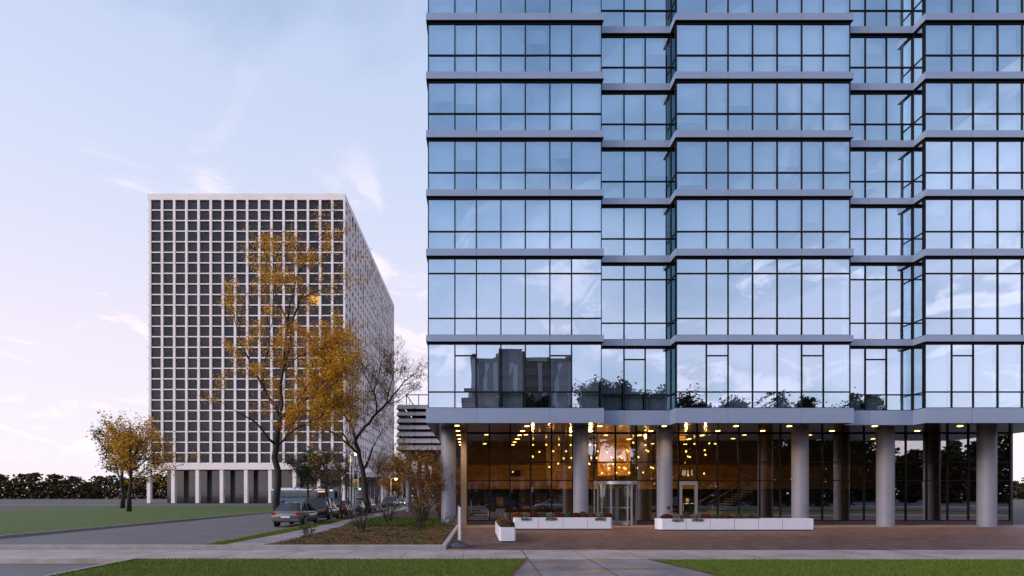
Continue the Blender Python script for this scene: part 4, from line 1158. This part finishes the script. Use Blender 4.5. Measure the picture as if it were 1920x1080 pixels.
def car(label, loc, rz, pm, kind='sedan', lights=False, group=None):
    """front towards +Y"""
    r = thing('parked_car' if group else 'car', label, 'car', (0, 0, 0), group=group)
    suv = kind == 'suv'
    W = .93 if suv else .90
    if suv:
        L2 = 2.35; Ht = 1.68
        st = [(-2.35,.42,.92,.84),(-2.30,.30,1.04,.90),(-1.9,.26,1.06,.93),(-.5,.24,1.05,.93),(.9,.24,1.03,.93),(1.35,.26,1.02,.92),(2.1,.28,.93,.88),(2.32,.32,.80,.80),(2.38,.42,.66,.74)]
        gh = [(-2.28,1.03,.80),(-1.95,Ht-.06,.66),(-.9,Ht,.68),(.25,Ht-.03,.66),(1.28,1.02,.80)]
    else:
        L2 = 2.35; Ht = 1.44
        st = [(-2.36,.46,.80,.80),(-2.30,.32,.93,.86),(-1.7,.26,.97,.89),(-.6,.22,.94,.90),(.8,.22,.92,.90),(1.3,.24,.90,.89),(2.0,.26,.80,.84),(2.28,.30,.66,.76),(2.36,.40,.56,.70)]
        gh = [(-1.95,.95,.74),(-1.15,Ht-.04,.58),(-.4,Ht,.60),(.25,Ht-.03,.58),(1.25,.91,.75)]
    rings = []
    for y, zb_, zt_, w in st:
        h = zt_-zb_
        half = [(0, zb_), (w*.86, zb_), (w*.97, zb_+.12*h), (w, zb_+.45*h), (w*.985, zb_+.72*h), (w*.93, zb_+.93*h), (w*.78, zt_), (0, zt_+.012)]
        rings.append([(a, y, b) for a, b in half] + [(-a, y, b) for a, b in reversed(half[1:-1])])
    mb = MB(); mb.loft(rings)
    body = mb.build('body', pm, r, smooth=True)
    # greenhouse
    mb = MB(); rr = []
    gl_ = [gh[0], gh[1], gh[2], gh[3], gh[4]]
    belt = lambda y: (1.03 if suv else .925)
    n = len(gl_)
    for y, z, w in gl_:
        zbelt = belt(y)-.03
        wb = .86*W
        t = (z - zbelt)/(Ht-zbelt)
        rr.append([(-wb, y, zbelt), (-(wb+(w-wb)*t), y, z), (0, y, z+.02*t), (wb+(w-wb)*t, y, z), (wb, y, zbelt)])
    for i in range(n-1):
        for j in range(4): mb.face([rr[i][j], rr[i][j+1], rr[i+1][j+1], rr[i+1][j]])
    mb.face(list(reversed(rr[0]))); mb.face(rr[-1])
    mb.build('windows', M['carglass'], r)
    # roof skin and pillars
    mb = MB()
    for i in (1, 2):
        a, b = rr[i], rr[i+1]
        mb.loft([[(p[0]*1.01, p[1], p[2]-.01) for p in a[1:4]] + [(p[0]*1.01, p[1], p[2]+.018) for p in reversed(a[1:4])],
                 [(p[0]*1.01, p[1], p[2]-.01) for p in b[1:4]] + [(p[0]*1.01, p[1], p[2]+.018) for p in reversed(b[1:4])]])
    for s in (1, 3):
        sg = -1 if s == 1 else 1; e = 0 if s == 1 else 4
        mb.tube([Vector(rr[1][s])+Vector((sg*.006, 0, 0)), Vector(rr[0][e])+Vector((sg*.006, 0, 0))], .045, 6)
        mb.tube([Vector(rr[3][s])+Vector((sg*.006, 0, 0)), Vector(rr[4][e])+Vector((sg*.006, 0, 0))], .04, 6)
        for y in (-.35, -1.25 if suv else -1.0):
            zt_ = Ht-.01; mb.tube([(sg*(gl_[2][2]+.012), y, zt_-.02), (sg*.865*W, y-.03, belt(y)-.02)], .035, 6)
    mb.build('roof', pm, r)
    if suv:
        for s in (-1, 1):
            mb = MB(); mb.tube([(s*.60, -1.7, Ht+.0), (s*.60, -1.6, Ht+.05), (s*.60, .1, Ht+.05), (s*.60, .2, Ht)], .016, 6); mb.build('roof_rail', M['rim'], r)
    for sx in (-1, 1):
        for sy in (-1.38, 1.42):
            wr = .36 if suv else .33
            mb = MB(); mb.lathe([(wr*.6, -.1), (wr*.95, -.11), (wr, -.07), (wr, .07), (wr*.95, .11), (wr*.6, .1)], (sx*(W-.10), sy, wr), 20, axis='X')
            wh = mb.build('wheel', M['tyre'], r)
            mb = MB()
            for k in range(5):
                a = 1.2566*k; c, s = math.cos(a), math.sin(a)
                mb.tube([(sx*(W+.0), sy, wr), (sx*(W+.005), sy+c*wr*.62, wr+s*wr*.62)], .03, 5)
            mb.lathe([(wr*.60, -.03), (wr*.66, 0), (wr*.66, .015), (wr*.60, .02)], (sx*(W-.0), sy, wr), 20, axis='X')
            mb.build('rim', M['rim'], wh)
            mb = MB(); mb.lathe([(wr+.01, -.02), (wr+.055, 0), (wr+.055, .008), (wr+.01, .012)], (sx*(W-.012), sy, wr+.01), 20, axis='X'); mb.build('wheel_arch', M['black'], r)
    zl = st[-2][2]
    for sx in (-1, 1):
        mb = MB(); y = L2-.10; mb.bbox(sx*.60-.17, sx*.60+.17, y-.14, y+.03, zl-.16, zl-.02, .03); mb.build('headlight', M['headlamp'] if lights else M['lamp_clear'], r)
        mb = MB(); zz = .80 if suv else .72; mb.bbox(sx*.70-.13, sx*.70+.13, -L2+.0-.03, -L2+.18, zz, zz+.17, .03); mb.build('tail_light', M['tail'], r)
        mb = MB(); mb.bbox(sx*(W+.06)-.09, sx*(W+.06)+.09, .72, .84, (1.03 if suv else .93), (1.17 if suv else 1.06), .03); mb.build('mirror', pm, r)
    mb = MB(); mb.box(-.26, .26, -L2-.035, -L2+.01, .56, .68); mb.build('number_plate', M['plate'], r)
    mb = MB(); mb.bbox(-.72, .72, L2-.05, L2+.035, .36, .54, .03); mb.build('grille', M['black'], r)
    mb = MB(); mb.bbox(-.80, .80, -L2-.03, -L2+.1, .34, .50, .04); mb.build('bumper', M['black'] if suv else pm, r)
    r.location = loc; r.rotation_euler = (0, 0, rz)
    ORI[r] = Vector(loc)
    return r
hd = math.atan(.0497)
def kcar(y, off=1.15): return (kx(y)-off, y, -.12)
G = 'cars parked along the side street kerb'
car('grey saloon car parked nearest in the kerb row, cut by the left edge', kcar(32.3), hd, P_['grey'], 'sedan', group=G)
car('black estate car with roof rails parked behind the grey saloon', kcar(38.6), hd, P_['black'], 'suv', group=G)
car('charcoal saloon third in the kerb row, left of the thin young tree', kcar(45.0), hd, P_['charcoal'], 'sedan', group=G)
car('navy car fourth in the kerb row behind the lamp post', kcar(51.4), hd, P_['navy'], 'sedan', group=G)
car('black car fifth in the kerb row beside the leaning tree trunk', kcar(57.6), hd, P_['black'], 'suv', group=G)
car('dark car with its headlights on driving towards the camera down the street', (px(729, 80), 80.5, -.12), math.pi+hd, P_['charcoal'], 'suv', lights=True)
car('silver car behind the dark car with headlights, near the podium column', (px(753.5, 95), 95, -.12), math.pi+hd, P_['silver'], 'sedan', lights=True)
car('black car on the far side of the street behind the bus end', (px(664, 92), 92, -.12), hd, P_['black'], 'suv')
car('silver hatchback parked across the street, seen mirrored in the lobby glass', (9.6, -5.2, -.12), R(90), P_['silver'], 'sedan', group='cars mirrored in the lobby glass')
car('black saloon parked across the street, mirrored beside the easel poster', (3.2, -5.3, -.12), R(90), P_['black'], 'sedan', group='cars mirrored in the lobby glass')
car('dark car parked across the street, mirrored at the right edge of the lobby', (26.0, -5.2, -.12), R(90), P_['navy'], 'suv', group='cars mirrored in the lobby glass')

# bus crossing at the far left
t = thing('city_bus', 'white-roofed city bus crossing behind the parked cars at far left', 'bus', (px(572, 104), 104, -.12))
bx0, bx1, by0, by1 = px(512, 104), px(630, 104), 102.8, 105.4
mb = MB(); mb.bbox(bx0, bx1, by0, by1, .25, 3.05, .18); mb.build('body', P_['blue'], t)
mb = MB(); mb.bbox(bx0+.05, bx1-.35, by0+.04, by1-.04, 2.72, 3.12, .15); mb.bbox(bx0+1, bx0+6, by0+.3, by1-.3, 3.12, 3.4, .1); mb.build('roof', M['white'], t)
mb = MB()
for k in range(8): mb.box(bx0+.5+k*1.42, bx0+1.8+k*1.42, by0-.012, by0+.01, 1.35, 2.5)
mb.build('windows', M['carglass'], t)
mb = MB(); mb.box(bx1-.01, bx1+.012, by0+.25, by1-.25, 1.1, 2.6); mb.build('windscreen', M['carglass'], t)
mb = MB(); mb.box(bx1-3.4, bx1-1.6, by0-.02, by0+.0, 2.54, 2.72); mb.build('route_display', M['exit'], t)
mb = MB(); mb.box(bx1-.9, bx1-.3, by0-.02, by0, 2.76, 2.95); mb.build('corner_light', M['exit'], t)
for xx in (bx0+2.6, bx1-2.6):
    for yy in (by0+.05, by1-.05):
        mb = MB(); mb.lathe([(.3, -.12), (.47, -.13), (.48, .0), (.47, .13), (.3, .12)], (xx, yy, .36), 20, axis='Y'); mb.build('wheel', M['tyre'], t)

# ------------------------------------------------------------------ street furniture
def lamp(label, x, y, h, arm, lit, drop=.0, z0=0.0):
    r = thing('street_lamp', label, 'street lamp', (x, y, z0))
    mb = MB(); mb.lathe([(.17, 0), (.17, .25), (.11, .32), (.10, .6), (.085, h*.6), (.065, h)], (x, y, z0), 14); mb.build('pole', M['pole'], r, smooth=True)
    s = -1 if arm > 0 else 1; A = abs(arm)
    mb = MB(); pts = [(x, y, z0+h-.35), (x+s*.15*A, y, z0+h-.08), (x+s*.4*A, y, z0+h+.05), (x+s*A, y, z0+h+.02)]
    mb.tube(pts, [.055, .05, .045, .035], 8); mb.build('arm', M['pole'], r, smooth=True)
    hx = x+s*A
    mb = MB(); rings = []
    for u, ww, z_ in ((-.12, .05, .0), (0, .10, .02), (.25, .15, .04), (.5, .15, .03), (.66, .08, .0)):
        rings.append([(hx+s*u, y+ww*math.cos(a), z0+h+z_+ (.09 if math.sin(a) > 0 else .07)*math.sin(a)) for a in [2*math.pi*k/12 for k in range(12)]])
    mb.loft(rings); hd_ = mb.build('lamp_head', M['pole'], r, smooth=True)
    mb = MB()
    mb.lathe([(.001, -.26), (.15, -.22), (.24, -.10), (.25, .0), (.001, .01)] if lit else [(.001, -.12), (.10, -.10), (.16, -.04), (.17, .0), (.001, .01)], (hx+s*.33, y, z0+h-.035), 14)
    mb.build('lens', M['sodium'] if lit else M['lamp_clear'], hd_)
    if lit:
        ld = bpy.data.lights.new('street_lamp_light', 'POINT'); ld.energy = 90; ld.color = (1, .55, .15); ld.shadow_soft_size = .2
        lo = bpy.data.objects.new('street_lamp_light', ld); lo.location = Vector((hx+s*.33, y, z0+h-.35))-ORI[r]; put(lo, r)
lamp('grey street lamp with a long arm reaching left over the parked cars, unlit', px(663, 44), 44.0, pz(848, 44), 2.75, False)
lamp('street lamp glowing orange behind the leaning tree fork', px(657, 62), 62.0, pz(849, 62), -.02-.25, True)
lamp('distant street lamp glowing orange beside the russet trees', px(733, 92), 92.0, pz(897, 92), -.55, True)
t = thing('crossing_sign', 'yellow sign with a black walking figure beside the lamp post', 'sign', (px(667, 43.85), 43.85, 0))
cxs = px(667.2, 43.85)
mb = MB(); mb.bbox(cxs-.15, cxs+.15, 43.83, 43.86, pz(914, 43.85), pz(898.5, 43.85), .012); mb.build('board', M['yellow'], t)
zs0 = pz(914, 43.85); hs = pz(898.5, 43.85)-zs0
mb = MB(); cyy = 43.824
mb.ball((cxs+.01, cyy, zs0+hs*.84), .045, 8)
mb.tube([(cxs, cyy, zs0+hs*.74), (cxs-.01, cyy, zs0+hs*.48)], .045, 6)
mb.tube([(cxs-.01, cyy, zs0+hs*.48), (cxs+.07, cyy, zs0+hs*.3), (cxs+.06, cyy, zs0+hs*.12)], .024, 5); mb.tube([(cxs-.01, cyy, zs0+hs*.48), (cxs-.05, cyy, zs0+hs*.3), (cxs-.10, cyy, zs0+hs*.12)], .024, 5)
mb.tube([(cxs, cyy, zs0+hs*.7), (cxs+.09, cyy, zs0+hs*.55)], .018, 5); mb.tube([(cxs, cyy, zs0+hs*.7), (cxs-.09, cyy, zs0+hs*.55)], .018, 5)
mb.build('figure', M['black'], t)
mb = MB(); mb.tube([(cxs-.02, 43.885, 0), (cxs-.02, 43.885, pz(899, 43.85))], .024, 8); mb.build('post', M['pole'], t)
t = thing('traffic_light', 'traffic signal showing green on a mast beside the leaning tree trunk', 'traffic light', (px(672, 72), 72, 0))
tx = px(675, 72)
mb = MB(); mb.bbox(tx-.17, tx+.17, 71.9, 72.15, 2.55, 3.6, .03); mb.build('housing', M['dark_metal'], t)
for k, mm in enumerate(('green_sig', 'black', 'tail')):
    mb = MB(); mb.lathe([(.001, 0), (.125, 0), (.12, .03), (.001, .045)], (tx, 71.9, 2.74+.32*k), 16, axis='Y'); mb.build('lens', M[mm], t)
mb = MB(); mb.tube([(px(671, 72), 72.3, -.05), (px(671, 72), 72.3, 5.1)], [.10, .08], 10); mb.tube([(px(671, 72), 72.3, 4.95), (px(648, 72), 72.3, 5.0)], [.06, .045], 8); mb.tube([(tx, 72.1, 3.1), (px(671, 72), 72.3, 3.1)], .03, 6)
mb.build('mast', M['pole'], t, smooth=True)
# street furniture across the road, seen mirrored in the lobby glass
t = thing('parking_sign', 'small white street sign on a post across the road, mirrored in lobby glass', 'sign', (px(990, 66)*1.0, -3.4+0, 0))
xx = (993-CX)/F*66
t.location = (xx, -2.6, 0); ORI[t] = Vector((xx, -2.6, 0))
mb = MB(); mb.tube([(xx, -2.6, -.05), (xx, -2.6, 2.9)], .03, 8); mb.build('post', M['pole'], t)
mb = MB(); mb.bbox(xx-.22, xx+.22, -2.56, -2.53, 2.2, 2.85, .012); mb.build('panel', M['white_letter'], t)
sheet('verge_across', [(-60, -2.9), (60, -2.9), (60, -.4), (-60, -.4)], -.01, M['lawn'], z0=-.15)
sheet('south_pavement', [(-120, -24), (120, -24), (120, -16.1), (-120, -16.1)], -.01, M['walk'], z0=-.15)

# ------------------------------------------------------------------ across the road: what the glass mirrors
D0 = 67.0
def mx_(p, yw): return (p-CX)/F*(2*gya - yw)
def mz_(p, yw): return EYE + (CY-p)/F*(2*gya - yw)
ab = thing('brick_apartment_block', 'dark brick apartment block with pale vertical piers, mirrored in the first-floor glass', 'building', (mx_(975, -D0), -D0-8, 0))
A0, A1, AT = mx_(886, -D0), mx_(1066, -D0), mz_(677, -D0)
mb = MB(); mb.box(A0, A1, -D0-18, -D0, 0, AT); mb.build('wall', M['brick_dark'], ab)
mb = MB(); mb.box(A0-.15, A1+.15, -D0-18.15, -D0+.15, AT+.002, AT+1.0); mb.build('parapet', M['brick_dark'], ab)
mb = MB(); mb.box(mx_(937, -D0), mx_(984, -D0), -D0-12, -D0-3, AT+1.002, mz_(655, -D0)+1.1); mb.box(mx_(932, -D0), mx_(936, -D0), -D0-11, -D0-4, AT+1.002, AT+3)
mb.build('penthouse', M['darkbase'], ab)
ppx = [886.5, 906.5, 926, 956, 980, 1010.5, 1034, 1060]
for a in ppx:
    X = mx_(a, -D0); mb = MB(); mb.box(X-.05, X+.95, -D0-.01, -D0+.5, 0, AT-.3); mb.build('pier', M['pale_pier'], ab)
for i in range(len(ppx)-1):
    X0, X1 = mx_(ppx[i], -D0)+1.05, mx_(ppx[i+1], -D0)-.15
    for f in range(11):
        z = 2.6+f*2.78
        mb = MB(); mb.box(X0, X1, -D0+.003, -D0+.06, z, z+1.75, 0)
        nn = max(1, int((X1-X0)/.9))
        for k in range(nn+1): mb.box(X0+(X1-X0)*k/nn-.04, X0+(X1-X0)*k/nn+.04, -D0+.02, -D0+.09, z, z+1.75, 1)
        mb.build('window', [M['wglass'], M['brick_dark']], ab)
ab2 = thing('tan_low_house', 'low tan house with round-headed roof beside the brick block, mirrored at the glass foot', 'building', (mx_(905, -52), -57, 0))
B0, B1 = mx_(874, -52), mx_(928, -52)
mb = MB(); mb.box(B0, B1, -64, -52, 0, mz_(740, -52)); mb.build('wall', M['tan_wall'], ab2)
mb = MB(); mb.prism([(B0-.2, -64.2), (B1+.2, -64.2), (B1+.2, -51.8), (B0-.2, -51.8)], mz_(740, -52)+.002, mz_(738, -52)+.5); mb.build('roof', M['brick_dark'], ab2)
for k in range(4):
    for f in range(5):
        mb = MB(); X = B0+.7+k*1.6; mb.box(X, X+.8, -52+.003, -52+.05, 2.5+f*3, 4.3+f*3); mb.build('window', M['wglass'], ab2)
TL = [('bushy dark tree across the road mirrored in the glass right of the brick block', 1140, -24, 704, 4.8, 4), ('dark tree mirrored in the recess glass above the revolving door', 1212, -26, 722, 4.6, 4), ('dark tree mirrored above the round column by the 811 door', 1285, -24, 736, 4.6, 4),
      ('tree with thin crown mirrored in front of the brick block, left part', 958, -25, 722, 4.4, 3), ('tree mirrored in front of the brick block, right part', 1008, -27, 732, 4.0, 3), ('dark tree mirrored at the brick block right edge', 1062, -24, 752, 3.6, 3),
      ('tree mirrored at the right picture edge', 1365, -25, 740, 4.4, 4), ('tree across the road mirrored farther right', 1470, -26, 730, 4.6, 4), ('tree across the road mirrored at far right', 1600, -24, 725, 4.6, 4), ('tree across the road mirrored near the lobby left corner', 905, -24, 768, 3.6, 3)]
for k, (lab, p, yw, tp, cr, dn) in enumerate(TL):
    rtree('roadside_tree', lab, mx_(p, yw), yw, mz_(tp, yw)*.95, cr, 60+k, M['dark_leaf'] if k % 3 else M['olive_leaf'], dn*5, .55, 9, lev=2, ff=.55 if k < 2 else None)

# far trees added across the road to block sky mirrored in the lobby
def added_treeline():
    g = random.Random(8); mb = MB()
    for x0 in range(-90, 190, 3):
        x = x0 + g.uniform(-1, 1); yy = -92 + g.uniform(-5, 5)
        h = 17.5 + g.uniform(-2.5, 1.5) + 2*math.sin(x*.13)
        if 36 < x < 50: h = 12.2 + g.uniform(-1.5, 1)
        for _ in range(850):
            z = h*(g.random()**.95); q = 2.9*math.sqrt(max(.05, 1-abs(z/h-.45)*1.5))
            mb.leaf((x+g.gauss(0, q*.62), yy+g.gauss(0, q*.6), z), g.uniform(.9, 1.9), g.uniform(.7, 1.3), g)
    mb.build('added_treeline', M['dark_leaf'], kind='stuff')
added_treeline()

def hedge():  # leafy screen added to keep the low lobby reflections dark
    g = random.Random(18); mb = MB()
    for _ in range(16000):
        x = g.uniform(-14, 62); h = 3.0 + .6*math.sin(x*.7) + .4*math.sin(x*1.9)
        mb.leaf((x, -22.5 + g.gauss(0, .5), h*g.random()**.8), g.uniform(.25, .5), g.uniform(.16, .3), g)
    mb.build('added_hedge', M['dark_leaf'], kind='stuff')
hedge()
def far_woods():
    g = random.Random(28); mb = MB()
    for (x0, x1, yy) in ((-620, -90, 330), (70, 560, 300), (-60, 70, 420)):
        x = x0
        while x < x1:
            h = g.uniform(9, 17); w = g.uniform(5, 9)
            for _ in range(420):
                z = h*g.random()**.9; q = w*math.sqrt(max(.08, 1-abs(z/h-.5)*1.6))
                mb.leaf((x+g.gauss(0, q*.5), yy+g.gauss(0, q*.5), z), g.uniform(1.4, 2.8), g.uniform(1, 2), g)
            x += g.uniform(4, 8)
    mb.build('distant_woods', M['olive_leaf'], kind='stuff')
far_woods()

# labels for the masses and the setting
for o in list(scn.objects):
    if o.parent is not None or 'label' in o or o.type != 'MESH': continue
    n = o.name.split('.')[0]
    lab = {'grass': ('short green grass blades growing on the lawns and parkway', 'grass'),
           'fallen_leaves': ('scattered rusty fallen leaves along the lawn edges and paving', 'leaves'),
           'bed_leaf_litter': ('brown and orange leaf litter covering the planted bed', 'leaves'),
           'ground_cover': ('low green ground cover growing in the planted bed', 'ground cover'),
           'added_treeline': ('dark line of trees added far across the road to block sky mirrored in the lobby glass', 'trees'),
           'added_hedge': ('dark hedge added across the road to darken the low reflections in the lobby glass', 'hedge'),
           'distant_woods': ('low dark woods along the far horizon', 'woods')}.get(n)
    if lab: o['label'], o['category'] = lab
bl_ = [o for o in scn.objects if o.name.split('.')[0] == 'grass' and o.parent is None]
for o, t in zip(bl_, ('short green grass on the lawn left of the entrance walk', 'short green grass on the lawn right of the entrance walk', 'green grass on the strip between side path and kerb')):
    o['label'] = t
